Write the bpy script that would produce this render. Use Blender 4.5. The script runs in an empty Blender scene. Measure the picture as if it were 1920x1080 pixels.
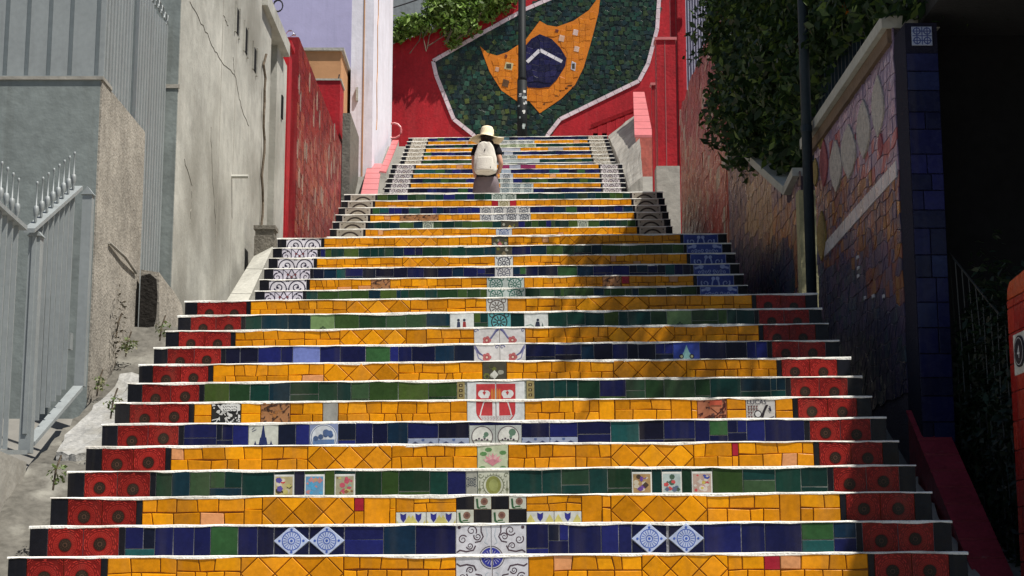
import bpy, bmesh, math, random
import numpy as np
from mathutils import Vector

scene = bpy.context.scene
R = math.radians
# ------------------------------------------------------------------ camera, sky, sun, exposure
FPX = 3112.0                       # focal length in photograph pixels (1920 wide)
TH = math.atan(541.0 / FPX)        # the camera looks up the stairs
CT, ST = math.cos(TH), math.sin(TH)
cam_d = bpy.data.cameras.new('camera')
cam = bpy.data.objects.new('camera', cam_d)
scene.collection.objects.link(cam)
cam.location = (0, 0, 0)
cam.rotation_euler = (math.pi / 2 + TH, 0, 0)
cam_d.sensor_width = 36.0
cam_d.sensor_fit = 'HORIZONTAL'
cam_d.lens = FPX / 1920 * 36
cam_d.clip_end = 2000
scene.camera = cam

SUN_TO = Vector((0.38, -0.25, 0.89)).normalized()
world = bpy.data.worlds.new('World')
scene.world = world
world.use_nodes = True
wn = world.node_tree.nodes
wl = world.node_tree.links
wn.clear()
sky = wn.new('ShaderNodeTexSky')
sky.sky_type = 'NISHITA'
sky.sun_disc = False
sky.sun_elevation = math.asin(SUN_TO.z)
sky.sun_rotation = math.atan2(SUN_TO.x, SUN_TO.y)
bg = wn.new('ShaderNodeBackground')
bg.inputs['Strength'].default_value = 0.055
wo = wn.new('ShaderNodeOutputWorld')
wl.new(sky.outputs[0], bg.inputs[0])
wl.new(bg.outputs[0], wo.inputs[0])
sl = bpy.data.lights.new('sun', 'SUN')
sl.energy = 5.0
sl.angle = R(0.55)
sl.color = (1.0, 0.965, 0.90)
sun = bpy.data.objects.new('sun', sl)
scene.collection.objects.link(sun)
sun.rotation_euler = (-SUN_TO).to_track_quat('-Z', 'Y').to_euler()
sun.location = (6, -4, 14)
scene.view_settings.view_transform = 'Standard'
scene.view_settings.look = 'None'
scene.view_settings.exposure = 0.5
scene.view_settings.gamma = 1.0
scene.view_settings.use_curve_mapping = False

# ------------------------------------------------------------------ helpers
C = scene.collection
rng = random.Random(7)

def P(px, py, d):
    """world point seen at photo pixel (px,py), d metres ahead of the camera"""
    u = (px - 960) / FPX; v = (540 - py) / FPX
    k = d / (CT - v * ST)
    return Vector((u * k, d, (ST + v * CT) * k))

def PX(px, py, X):
    """world point seen at pixel (px,py) on the vertical plane x = X"""
    u = (px - 960) / FPX; v = (540 - py) / FPX
    k = X / u
    return Vector((X, (CT - v * ST) * k, (ST + v * CT) * k))

def proj(x, y, z):
    a = y * CT + z * ST
    return 960 + FPX * x / a, 540 - FPX * (-y * ST + z * CT) / a

class MB:
    def __init__(s):
        s.v = []; s.f = []; s.c = []
    def face(s, pts, col):
        i = len(s.v); s.v.extend(pts); s.f.append(tuple(range(i, i + len(pts)))); s.c.append(col)
    def box(s, x0, x1, y0, y1, z0, z1, col=(.5, .5, .5)):
        a = [(x0,y0,z0),(x1,y0,z0),(x1,y1,z0),(x0,y1,z0),(x0,y0,z1),(x1,y0,z1),(x1,y1,z1),(x0,y1,z1)]
        i = len(s.v); s.v.extend(a)
        for q in ((3,2,1,0),(4,5,6,7),(0,1,5,4),(1,2,6,5),(2,3,7,6),(3,0,4,7)):
            s.f.append(tuple(i + j for j in q)); s.c.append(col)
        return s
    def hexa(s, a, col=(.5, .5, .5)):
        """8 corners in the order of box()"""
        i = len(s.v); s.v.extend([tuple(p) for p in a])
        for q in ((3,2,1,0),(4,5,6,7),(0,1,5,4),(1,2,6,5),(2,3,7,6),(3,0,4,7)):
            s.f.append(tuple(i + j for j in q)); s.c.append(col)
        return s
    def prism(s, poly, y0, y1, col=(.5, .5, .5)):
        """poly in (x,z), ccw seen from -y, front at y0, back at y1"""
        n = len(poly); i = len(s.v)
        s.v.extend([(x, y0, z) for x, z in poly]); s.v.extend([(x, y1, z) for x, z in poly])
        s.f.append(tuple(range(i, i + n))); s.c.append(col)
        s.f.append(tuple(range(i + 2 * n - 1, i + n - 1, -1))); s.c.append(col)
        for k in range(n):
            j = (k + 1) % n
            s.f.append((i + k, i + n + k, i + n + j, i + j)); s.c.append(col)
        return s
    def tube(s, pts, r, n=8, col=(.5, .5, .5), cap=True):
        pts = [Vector(p) for p in pts]
        rr = r if isinstance(r, (list, tuple)) else [r] * len(pts)
        i0 = len(s.v)
        for k, p in enumerate(pts):
            t = (pts[min(k + 1, len(pts) - 1)] - pts[max(k - 1, 0)]).normalized()
            up = Vector((0, 0, 1)) if abs(t.z) < .9 else Vector((1, 0, 0))
            a = t.cross(up).normalized(); b = a.cross(t).normalized()
            for j in range(n):
                w = 2 * math.pi * j / n
                s.v.append(tuple(p + (a * math.cos(w) + b * math.sin(w)) * rr[k]))
        for k in range(len(pts) - 1):
            for j in range(n):
                j2 = (j + 1) % n
                s.f.append((i0 + k*n + j, i0 + k*n + j2, i0 + (k+1)*n + j2, i0 + (k+1)*n + j)); s.c.append(col)
        if cap:
            s.f.append(tuple(i0 + j for j in range(n - 1, -1, -1))); s.c.append(col)
            s.f.append(tuple(i0 + (len(pts)-1)*n + j for j in range(n))); s.c.append(col)
        return s
    def lathe(s, prof, cx=0, cy=0, cz=0, n=12, col=(.5, .5, .5)):
        i0 = len(s.v)
        for r, z in prof:
            for j in range(n):
                w = 2 * math.pi * j / n
                s.v.append((cx + r * math.cos(w), cy + r * math.sin(w), cz + z))
        for k in range(len(prof) - 1):
            for j in range(n):
                j2 = (j + 1) % n
                s.f.append((i0 + k*n + j, i0 + k*n + j2, i0 + (k+1)*n + j2, i0 + (k+1)*n + j)); s.c.append(col)
        return s
    def build(s, name, mat, parent=None, loc=(0, 0, 0), smooth=False, fix=False):
        me = bpy.data.meshes.new(name)
        me.from_pydata([tuple(p) for p in s.v], [], s.f)
        ca = me.color_attributes.new('Col', 'FLOAT_COLOR', 'CORNER')
        arr = np.empty((len(me.loops), 4), dtype=np.float32); k = 0
        for f, c in zip(s.f, s.c):
            arr[k:k + len(f), :3] = c; arr[k:k + len(f), 3] = 1; k += len(f)
        ca.data.foreach_set('color', arr.ravel())
        if fix:
            bm = bmesh.new(); bm.from_mesh(me); bmesh.ops.remove_doubles(bm, verts=bm.verts, dist=1e-5)
            bmesh.ops.recalc_face_normals(bm, faces=bm.faces); bm.to_mesh(me); bm.free()
        if smooth:
            me.polygons.foreach_set('use_smooth', [True] * len(me.polygons))
        if mat: me.materials.append(mat)
        return link(name, me, parent, loc)

def link(name, me, parent=None, loc=(0, 0, 0)):
    o = bpy.data.objects.new(name, me); C.objects.link(o)
    o.location = loc
    if parent: o.parent = parent
    return o

def tag(o, label, cat, group=None):
    o['label'] = label; o['category'] = cat; o['kind'] = 'thing'
    if group: o['group'] = group
    return o

def struct(o):
    o['kind'] = 'structure'; return o

def empty(name, label, cat, loc=(0, 0, 0), rz=0, group=None):
    o = bpy.data.objects.new(name, None); C.objects.link(o)
    o.empty_display_size = .2
    o.location = loc; o.rotation_euler = (0, 0, rz)
    return tag(o, label, cat, group)

def clip(poly, x0, x1, z0, z1):
    def cut(p, f):
        out = []
        for i in range(len(p)):
            a = p[i - 1]; b = p[i]; fa = f(a); fb = f(b)
            if (fa >= 0) != (fb >= 0):
                t = fa / (fa - fb); out.append((a[0] + (b[0]-a[0])*t, a[1] + (b[1]-a[1])*t))
            if fb >= 0: out.append(b)
        return out
    for f in (lambda q: q[0]-x0, lambda q: x1-q[0], lambda q: q[1]-z0, lambda q: z1-q[1]):
        poly = cut(poly, f)
        if len(poly) < 3: return []
    return poly

def area(p):
    return .5 * sum(p[i-1][0]*p[i][1] - p[i][0]*p[i-1][1] for i in range(len(p)))

def inside(pt, poly):
    x, y = pt; r = False
    for i in range(len(poly)):
        (x1, y1), (x2, y2) = poly[i-1], poly[i]
        if (y1 > y) != (y2 > y) and x < (x2-x1)*(y-y1)/(y2-y1)+x1: r = not r
    return r

def inset(poly, g):
    """shrink a convex ccw polygon by g"""
    poly = [p for i, p in enumerate(poly) if math.hypot(p[0]-poly[i-1][0], p[1]-poly[i-1][1]) > 1e-4]
    n = len(poly); out = []
    for i in range(n):
        a, b, c = poly[i-1], poly[i], poly[(i+1) % n]
        d1 = Vector((b[0]-a[0], b[1]-a[1])); d2 = Vector((c[0]-b[0], c[1]-b[1]))
        if d1.length < 1e-5 or d2.length < 1e-5: continue
        n1 = Vector((-d1.y, d1.x)).normalized(); n2 = Vector((-d2.y, d2.x)).normalized()
        m = n1 + n2
        k = max(m.dot(m) / 2, .35)
        out.append((b[0] + m.x*g/k, b[1] + m.y*g/k))
    return out

def slab(mb, poly, y0, th, ch, col, tilt=None):
    """tile of outline poly (x,z) with bevelled front, back on y0, front on y0-th"""
    poly = [p for i, p in enumerate(poly) if math.hypot(p[0]-poly[i-1][0], p[1]-poly[i-1][1]) > 1e-4]
    if area(poly) < 0: poly = poly[::-1]
    ins = inset(poly, ch)
    if len(ins) != len(poly): ins = [((p[0]*.9 + sum(q[0] for q in poly)/len(poly)*.1), (p[1]*.9 + sum(q[1] for q in poly)/len(poly)*.1)) for p in poly]
    n = len(poly); i = len(mb.v)
    mb.v.extend([(x, y0, z) for x, z in poly]); mb.v.extend([(x, y0-th+ch*.7, z) for x, z in poly]); mb.v.extend([(x, y0-th, z) for x, z in ins])
    if tilt:
        cx = sum(p[0] for p in poly)/n; cz = sum(p[1] for p in poly)/n
        for k in range(i+n, i+3*n):
            x, y, z = mb.v[k]; mb.v[k] = (x, y + tilt[0]*(x-cx) + tilt[1]*(z-cz), z)
    for k in range(n):
        j = (k+1) % n
        mb.f.append((i+k, i+j, i+n+j, i+n+k)); mb.c.append(col)
        mb.f.append((i+n+k, i+n+j, i+2*n+j, i+2*n+k)); mb.c.append(col)
    mb.f.append(tuple(i+2*n+k for k in range(n))); mb.c.append(col)

# ------------------------------------------------------------------ materials
def nd(nt, typ, **kw):
    n = nt.nodes.new(typ)
    for k, v in kw.items(): setattr(n, k, v)
    return n

def mat(name, col=None, rough=.6, var=.25, vscale=3.0, bump=.2, bscale=40.0, metal=0.0, coat=0.0,
        streak=0.0, streakcol=(.08, .07, .06), spec=.5, stretch=(1, 1, 1), blotch=None, transl=0.0, rvar=0.0):
    m = bpy.data.materials.new(name); m.use_nodes = True
    nt = m.node_tree; N = nt.nodes; L = nt.links
    N.clear()
    out = nd(nt, 'ShaderNodeOutputMaterial'); b = nd(nt, 'ShaderNodeBsdfPrincipled')
    L.new(b.outputs[0], out.inputs[0])
    b.inputs['Roughness'].default_value = rough
    b.inputs['Metallic'].default_value = metal
    b.inputs['Specular IOR Level'].default_value = spec
    if coat: b.inputs['Coat Weight'].default_value = coat; b.inputs['Coat Roughness'].default_value = .08
    geo = nd(nt, 'ShaderNodeNewGeometry')
    mp = nd(nt, 'ShaderNodeMapping'); mp.inputs['Scale'].default_value = stretch
    L.new(geo.outputs['Position'], mp.inputs[0])
    if col is None:
        at = nd(nt, 'ShaderNodeAttribute', attribute_name='Col'); src = at.outputs['Color']
    else:
        rgb = nd(nt, 'ShaderNodeRGB'); rgb.outputs[0].default_value = (*col, 1); src = rgb.outputs[0]
    def mix(a, bb, fac, mode='MIX'):
        x = nd(nt, 'ShaderNodeMix', data_type='RGBA', blend_type=mode)
        if isinstance(fac, float): x.inputs[0].default_value = fac
        else: L.new(fac, x.inputs[0])
        for q, s in ((6, a), (7, bb)):
            if isinstance(s, tuple): x.inputs[q].default_value = (*s, 1)
            else: L.new(s, x.inputs[q])
        return x.outputs[2]
    def noise(scale, detail=5, vec=mp.outputs[0], lo=.3, hi=.7):
        n = nd(nt, 'ShaderNodeTexNoise'); n.inputs['Scale'].default_value = scale; n.inputs['Detail'].default_value = detail
        L.new(vec, n.inputs['Vector'])
        r = nd(nt, 'ShaderNodeMapRange'); r.inputs[1].default_value = lo; r.inputs[2].default_value = hi
        L.new(n.outputs[0], r.inputs[0]); return r.outputs[0]
    if var:
        n1 = noise(vscale); n2 = noise(vscale * 7.3, 6)
        k = nd(nt, 'ShaderNodeMapRange'); k.inputs[3].default_value = 1 - var; k.inputs[4].default_value = 1 + var * .6
        a = nd(nt, 'ShaderNodeMath', operation='ADD'); L.new(n1, a.inputs[0]); L.new(n2, a.inputs[1])
        h = nd(nt, 'ShaderNodeMath', operation='MULTIPLY'); L.new(a.outputs[0], h.inputs[0]); h.inputs[1].default_value = .5
        L.new(h.outputs[0], k.inputs[0])
        g = nd(nt, 'ShaderNodeCombineColor')
        for q in range(3): L.new(k.outputs[0], g.inputs[q])
        src = mix(src, g.outputs[0], 1.0, 'MULTIPLY')
    if blotch:
        bc, bs, lo, hi = blotch
        src = mix(src, bc, noise(bs, 6, lo=lo, hi=hi))
    if streak:
        m2 = nd(nt, 'ShaderNodeMapping'); m2.inputs['Scale'].default_value = (5, 5, .35)
        L.new(geo.outputs['Position'], m2.inputs[0])
        s = noise(2.2, 6, m2.outputs[0], .52, .75)
        mm = nd(nt, 'ShaderNodeMath', operation='MULTIPLY'); L.new(s, mm.inputs[0]); mm.inputs[1].default_value = streak
        src = mix(src, streakcol, mm.outputs[0])
    L.new(src, b.inputs['Base Color'])
    if rvar:
        rr = nd(nt, 'ShaderNodeMapRange'); rr.inputs[3].default_value = max(rough - rvar, .03); rr.inputs[4].default_value = rough + rvar
        L.new(noise(vscale * 3, 4), rr.inputs[0]); L.new(rr.outputs[0], b.inputs['Roughness'])
    if bump:
        n = nd(nt, 'ShaderNodeTexNoise'); n.inputs['Scale'].default_value = bscale; n.inputs['Detail'].default_value = 6
        L.new(mp.outputs[0], n.inputs['Vector'])
        bp = nd(nt, 'ShaderNodeBump'); bp.inputs['Strength'].default_value = bump; bp.inputs['Distance'].default_value = .02
        L.new(n.outputs[0], bp.inputs['Height']); L.new(bp.outputs[0], b.inputs['Normal'])
    if transl:
        tr = nd(nt, 'ShaderNodeBsdfTranslucent'); L.new(src, tr.inputs[0])
        ms = nd(nt, 'ShaderNodeMixShader'); ms.inputs[0].default_value = transl
        L.new(b.outputs[0], ms.inputs[1]); L.new(tr.outputs[0], ms.inputs[2]); L.new(ms.outputs[0], out.inputs[0])
    return m

M = {}
M['ceramic'] = mat('glazed_ceramic', None, .24, var=.3, vscale=7, bump=.09, bscale=16, spec=.15, rvar=.14, streak=.22, streakcol=(.10, .085, .06))
M['mosaic'] = mat('weathered_mosaic_ceramic', None, .34, var=.35, vscale=5, bump=.1, bscale=25, spec=.35, rvar=.15)
M['cement'] = mat('cement', None, .9, var=.28, vscale=4, bump=.35, bscale=60, spec=.2)
M['nosing'] = mat('white_cement_nosing', (.80, .78, .72), .75, var=.2, vscale=12, bump=.35, bscale=90, spec=.2, blotch=((.30, .26, .21), 5, .5, .8))
M['concrete'] = mat('raw_concrete', (.34, .32, .28), .92, var=.4, vscale=.9, bump=.3, bscale=18, streak=.5, streakcol=(.24, .21, .17), spec=.15)
M['stucco'] = mat('rough_stucco', (.33, .30, .255), .95, var=.45, vscale=2.5, bump=.4, bscale=55, streak=.3, streakcol=(.18, .16, .13), spec=.1)
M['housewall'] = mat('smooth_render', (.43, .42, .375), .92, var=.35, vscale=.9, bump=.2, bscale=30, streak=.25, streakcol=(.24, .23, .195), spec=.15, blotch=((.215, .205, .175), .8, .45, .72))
M['bluegrey'] = mat('shaded_blue_grey_render', (.205, .23, .222), .9, var=.3, vscale=1.6, bump=.15, bscale=30, streak=.7, streakcol=(.12, .13, .12), spec=.2)  # cool shade of the camera-facing left walls is mixed into this colour
M['metal'] = mat('grey_painted_metal', (.25, .27, .27), .5, var=.15, vscale=4, bump=.06, bscale=20, streak=.4, streakcol=(.16, .16, .155), spec=.5)
M['darkmetal'] = mat('dark_blue_painted_metal', (.018, .03, .042), .55, var=.3, vscale=4, bump=.08, bscale=30, spec=.2)
M['redpaint'] = mat('red_painted_render', (.36, .010, .016), .5, var=.4, vscale=2, bump=.25, bscale=25, streak=.2, streakcol=(.46, .07, .07), spec=.25)
M['redtile'] = mat('red_tile_wall', (.22, .012, .016), .4, var=.35, vscale=5, bump=.15, bscale=25, spec=.4, streak=.25, streakcol=(.5, .22, .18))
M['lavender'] = mat('lavender_render', (.44, .42, .62), .9, var=.12, vscale=.6, bump=.1, bscale=20, streak=.3, streakcol=(.3, .3, .45), spec=.1)
M['lilac'] = mat('whitewashed_lilac_render', (.68, .66, .72), .9, var=.15, vscale=1.2, bump=.2, bscale=20, streak=.55, streakcol=(.42, .36, .36), spec=.1)
M['brown'] = mat('orange_brown_render', (.45, .24, .12), .9, var=.2, vscale=1, bump=.1, bscale=20, spec=.1)
M['foliage'] = mat('leaves', None, .5, var=.3, vscale=2, bump=0, spec=.3, transl=.3)
M['bark'] = mat('bark', (.12, .09, .06), .9, var=.4, vscale=6, bump=.6, bscale=25)
M['black'] = mat('shade_and_opening_black', (.012, .012, .013), .9, var=.3, vscale=2, bump=.2, bscale=20, spec=.1)  # near-black standing in for deep shade and dark openings
M['paint'] = mat('painted_surface', None, .6, var=.2, vscale=4, bump=.12, bscale=30, spec=.3)
M['ground'] = mat('street_ground', (.2, .19, .17), .95, var=.35, vscale=.8, bump=.4, bscale=10, spec=.1)
M['cloth'] = mat('cloth', None, .95, var=.15, vscale=14, bump=.3, bscale=120, spec=.1)
M['straw'] = mat('straw', (.80, .68, .46), .85, var=.15, vscale=10, bump=.35, bscale=160, spec=.15)
M['skin'] = mat('skin', (.52, .28, .19), .55, var=.08, vscale=10, bump=.05, bscale=60, spec=.35)
M['hair'] = mat('hair', (.02, .013, .01), .5, var=.3, vscale=20, bump=.3, bscale=60)
M['rubble'] = mat('rubble', None, .95, var=.4, vscale=8, bump=.7, bscale=35, spec=.1)
M['rubber'] = mat('cable_rubber', (.02, .02, .022), .6, var=.1, bump=0)

# ------------------------------------------------------------------ tile painting
TT = .008                                   # tile thickness
class Canvas:
    """flat glaze print on one tile; u,v run over the whole uncut tile, the part below the riser is cut off"""
    def __init__(s, mb, x0, x1, z0, z1, full=None, fw=None, base=(.7, .7, .7), th=TT, gap=.0012):
        s.mb = mb; s.x0 = x0 + gap; s.x1 = x1 - gap; s.z0 = z0 + gap; s.z1 = z1 - gap
        s.w = x1 - x0; s.h = full or (z1 - z0); s.oz = z1 - s.h; s.th = th; s.lay = 0; s.sub = 0
        slab(mb, [(s.x0, s.z0), (s.x1, s.z0), (s.x1, s.z1), (s.x0, s.z1)], 0, th, .0015, base)
    def up(s): pass
    def poly(s, pts, col, step=True, e=0.0):
        if step: s.sub += 1
        q = clip([(s.x0 - .0012 + u, s.oz + v) for u, v in pts], s.x0 + .002, s.x1 - .002, s.z0 + .002, s.z1 - .002)
        if len(q) < 3: return
        if area(q) < 0: q = q[::-1]
        s.mb.face([(x, -s.th - .0003 - .00003*s.sub - e, z) for x, z in q], col)
    def disc(s, u, v, r, col, n=20, sy=1):
        s.poly([(u + r*math.cos(2*math.pi*k/n), v + sy*r*math.sin(2*math.pi*k/n)) for k in range(n)], col)
    def ring(s, u, v, r0, r1, col, n=24, a0=0, a1=360, sy=1):
        s.sub += 1
        for k in range(n):
            p = R(a0 + (a1-a0)*k/n); q = R(a0 + (a1-a0)*(k+1)/n)
            s.poly([(u+r0*math.cos(p), v+sy*r0*math.sin(p)), (u+r1*math.cos(p), v+sy*r1*math.sin(p)), (u+r1*math.cos(q), v+sy*r1*math.sin(q)), (u+r0*math.cos(q), v+sy*r0*math.sin(q))], col, False)
    def spokes(s, u, v, r0, r1, n, wd, col, off=0):
        s.sub += 1
        for k in range(n):
            a = 2*math.pi*(k+off)/n; c, d = math.cos(a), math.sin(a)
            s.poly([(u+r0*c-d*wd*.5, v+r0*d+c*wd*.5), (u+r0*c+d*wd*.5, v+r0*d-c*wd*.5), (u+r1*c+d*wd, v+r1*d-c*wd), (u+r1*c-d*wd, v+r1*d+c*wd)], col, False, .00001*(k % 2))
    def stroke(s, pts, wd, col, taper=False):
        m = len(pts) - 1; s.sub += 1
        for k in range(m):
            a, b = Vector(pts[k]), Vector(pts[k+1]); t = b - a
            if t.length < 1e-6: continue
            n = Vector((-t.y, t.x)).normalized()
            w0 = wd * (1 - .6*k/m) if taper else wd; w1 = wd * (1 - .6*(k+1)/m) if taper else wd
            e = t.normalized() * wd * .2
            s.poly([tuple(a-e-n*w0/2), tuple(b+e-n*w1/2), tuple(b+e+n*w1/2), tuple(a-e+n*w0/2)], col, False, .000006*(k % 3))
    def spiral(s, u, v, r, turns, a0, d, wd, col, n=22):
        pts = []
        for k in range(n + 1):
            t = k / n; a = a0 + d * turns * 2 * math.pi * t; rr = r * (1 - .8*t)
            pts.append((u + rr*math.cos(a), v + rr*math.sin(a)))
        s.stroke(pts, wd, col, True)

WHITE = (.66, .66, .66); INK = (.03, .025, .05); BLK = (.010, .010, .014)
def red_medallion(c, var=0):
    f = (1, .84, 1.08, .92, .76)[var]; u, v = c.w/2+(0, .003, -.004, .002, -.002)[var], c.h/2+(0, -.004, .003, .006, -.005)[var]; S = c.w; br = tuple(x*f for x in (.42, .032, .024)); md = tuple(x*f for x in (.22, .013, .010))
    c.ring(u, v, .185*S, .335*S, md, 28); c.spokes(u, v, .205*S, .295*S, 34, .008*S, br); c.ring(u, v, .315*S, .328*S, br, 28)
    for k in range(20):
        a0 = 18*k; c.ring(u, v, .37*S, .395*S, br, 3, a0, a0+11)
    for k in range(14):
        a0 = 360/14*k+6; c.ring(u, v, .425*S, .455*S, br, 3, a0, a0+15)
    for cx in (0, S):
        for cz in (0, S):
            z = cz + (c.h-S)/2; c.ring(cx, z, .04*S, .065*S, br, 12); c.ring(cx, z, .10*S, .125*S, br, 14); c.spokes(cx, z, .145*S, .185*S, 18, .010*S, br)
    for (dx, dz) in ((0, .5), (S, .5), (.5, 0), (.5, 1)):
        c.disc(dx if dx in (0, S) else S*.5, v + (0 if dx in (0, S) else (dz-.5)*S), .045*S, br, 10)
    c.disc(u, v, .175*S, (.026, .016, .011), 24); c.ring(u, v, .05*S, .065*S, (.12, .06, .04), 12); c.spokes(u, v, .09*S, .14*S, 12, .006*S, (.085, .04, .025))
def scroll_a(c):       # two big scrolled circles over the pair of tiles
    S = c.w/2; k = INK
    for i, m in ((0, 1), (1, -1)):
        cu = S*(i + .5); v = c.h - .5*S
        c.ring(cu, v, .40*S, .46*S, k, 26)
        c.spiral(cu + m*.02*S, v + .1*S, .24*S, 1.3, R(200 if m > 0 else -20), m, .075*S, k)
        c.spiral(cu - m*.24*S, v - .22*S, .13*S, 1.1, R(60), -m, .06*S, k, 14)
        c.disc(cu + m*.2*S, v - .18*S, .06*S, k, 10); c.disc(cu - m*.05*S, v + .08*S, .07*S, k, 10)
        for q in (.05, .95): c.disc(S*(i+q), c.h - .06*S, .06*S, k, 8); c.disc(S*(i+q), c.h - .5*S, .04*S, k, 8)
    c.stroke([(0, .02), (c.w, .02)], .005, k)
def scroll_b(c):       # boxed lattice with half circles each side
    S = c.w; k = INK; z0 = c.h - .52*S*.5
    c.stroke([(.27*S, 0), (.27*S, c.h)], .006, k); c.stroke([(.73*S, 0), (.73*S, c.h)], .006, k)
    c.stroke([(.28*S, c.h-.13), (.5*S, c.h), (.72*S, c.h-.13)], .008, k); c.stroke([(.28*S, c.h-.008), (.72*S, c.h-.13)], .005, k)
    c.stroke([(.28*S, c.h-.13), (.72*S, c.h-.008)], .005, k)
    for q in (.4, .5, .6):
        c.disc(q*S, c.h-.05-.02*(q == .5), .011, (.16, .05, .06), 8); c.disc(q*S, c.h-.085, .009, k, 8)
    for m, e in ((1, 0), (-1, S)):
        c.ring(e + m*.02, c.h-.075, .060, .067, k, 24)
        c.spiral(e + m*.035, c.h-.07, .035, 1.2, R(90), m, .011, k); c.disc(e + m*.05, c.h-.025, .008, k, 8); c.disc(e+m*.02, c.h-.11, .01, k, 8)
def blue_white(c, flip=False):
    S = c.w; k = (.30, .36, .60); u = S/2; v = c.h - (.05 if not flip else .13)
    c.stroke([(0, c.h-.004), (S, c.h-.004)], .006, k); c.stroke([(.003, 0), (.003, c.h)], .006, k); c.stroke([(S-.004, 0), (S-.004, c.h)], .006, k)
    if not flip:
        for m in (-1, 1):
            c.disc(u+m*.018, v+.02, .016, k, 10); c.stroke([(u+m*.018, v+.02), (u+m*.03, v-.03), (u+m*.02, v-.06)], .012, k)
            c.spiral(u+m*.085, v-.02, .035, 1.2, R(90-60*m), -m, .012, k); c.disc(u+m*.11, v-.045, .012, k, 8)
        c.stroke([(u-.02, v-.07), (u+.02, v-.07)], .03, (.06, .10, .34))
    else:
        for m in (-1, 1):
            c.disc(u+m*.09, c.h-.02, .022, k, 7); c.stroke([(u+m*.09, c.h-.02), (u+m*.14, c.h-.035)], .018, k)
            for q in range(7): c.ring(u+m*(.02+.028*(q % 4)), c.h-.06-.028*(q//4)-.008*(q % 2), .007, .013, k, 8)
def arch_tile(c):
    u = c.w/2; S = c.w; d = (.04, .03, .025)
    c.poly([(.02, 0), (S-.02, 0), (S-.02, c.h-.012), (.02, c.h-.012)], (.30, .265, .215))
    c.up(); c.ring(u, c.h-.155, .108, .128, d, 26, sy=1.02); c.up(); c.disc(u, c.h-.155, .104, (.36, .32, .255), 26)
    for m in (.03, S-.03): c.disc(m, c.h-.03, .008, d, 8)
def orn_tile(c, dark=(.10, .08, .07), warm=(.4, .36, .28)):
    S = c.w; u = S/2
    for v, rr in ((c.h-.07, .06), (c.h-.155, .06)):
        c.ring(u, v, rr*.62, rr*.85, dark, 18); c.ring(u, v, rr*.25, rr*.42, dark, 12); c.disc(u, v, rr*.2, warm, 8)
    for m in (-1, 1):
        c.spiral(u+m*.095, c.h-.045, .036, 1.2, R(90), m, .012, dark); c.spiral(u+m*.10, c.h-.11, .034, 1.2, R(-90), -m, .012, dark)
        c.disc(u+m*.135, c.h-.02, .012, dark, 8)
    c.stroke([(.006, 0), (.006, c.h)], .005, dark); c.stroke([(S-.006, 0), (S-.006, c.h)], .005, dark)
def centre_scroll(c, mirror, low):
    S = c.w; k = (.07, .045, .06); lt = (.4, .45, .5); s = -1 if mirror else 1; e = S if mirror else 0
    X = lambda q: e + s*q*S
    vy = lambda q: (c.h - q*S) if not low else (c.h - (1-q)*S)
    dd = 1 if not low else -1
    for (q, t, r, a) in ((.2, .42, .13, 40), (.45, .17, .15, -30), (.62, .34, .11, 160), (.40, .6, .10, 200)):
        c.spiral(X(q), vy(t), r*S, 1.4, R(a), s*dd, .035*S, k)
    c.stroke([(X(.62+.1), vy(.03)), (X(.72), vy(.2)), (X(.78), vy(.34)), (X(.7), vy(.47)), (X(.55), vy(.5))], .035*S, k)
    c.stroke([(X(.03), vy(.78)), (X(.12), vy(.72)), (X(.3), vy(.76)), (X(.5), vy(.72)), (X(.56), vy(.6))], .04*S, k)
    c.stroke([(X(.86), vy(.1)), (X(.9), vy(.3)), (X(.82), vy(.5)), (X(.9), vy(.55))], .02*S, lt)
    c.disc(X(.1), vy(.08), .05*S, k, 8)
    c.up(); v0 = 0 if not low else c.h
    c.ring(X(1.0), (c.h - .95*S) if not low else (c.h-.02*S), 0, .30*S, (.035, .04, .26), 24)
    c.up(); c.spokes(X(1.0), (c.h - .95*S) if not low else (c.h-.02*S), .1*S, .24*S, 18, .008*S, (.45, .45, .6))
    c.ring(X(1.0), (c.h - .95*S) if not low else (c.h-.02*S), .33*S, .35*S, k, 24); c.disc(X(1.0), (c.h - .95*S) if not low else (c.h-.02*S), .07*S, (.5, .42, .36), 10)
def lace(c, k=(.04, .06, .08), u=None, v=None, r=None):
    u = c.w/2 if u is None else u; v = c.h-.055 if v is None else v; r = r or .05
    c.ring(u, v, r*.85, r, k, 20); c.spokes(u, v, r*.3, r*.75, 10, r*.09, k); c.ring(u, v, r*.18, r*.3, k, 10)
    for a in range(4):
        c.ring(u+r*1.25*math.cos(R(45+90*a)), v+r*1.25*math.sin(R(45+90*a)), r*.22, r*.34, k, 10)
def blue_lace(c):
    pass
def pic_dutch(c, kind):
    g = (.10, .14, .13); d = (.03, .035, .06)
    if kind == 'folk':
        for u, col in ((.36, (.04, .05, .09)), (.6, (.28, .04, .04))):
            b = c.w*u; c.poly([(b-.014, .0), (b+.016, .0), (b+.009, c.h-.055), (b-.008, c.h-.055)], col); c.disc(b, c.h-.045, .009, d, 8)
        c.stroke([(0, c.h*.3), (c.w, c.h*.36)], .006, g); c.poly([(c.w*.7, 0), (c.w, 0), (c.w, c.h*.36), (c.w*.75, c.h*.3)], (.16, .18, .17))
    else:
        b = c.w*.55; c.poly([(b-.03, 0), (b+.03, 0), (b+.012, c.h-.06), (b-.008, c.h-.06)], d); c.disc(b+.003, c.h-.05, .009, d, 8)
        c.poly([(b+.02, .02), (b+.05, .03), (b+.03, c.h-.065)], g); c.stroke([(.01, c.h*.45), (.04, c.h*.5), (.06, c.h*.42)], .005, (.2, .3, .26)); c.stroke([(0, c.h*.3), (c.w, c.h*.28)], .006, g)
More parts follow.
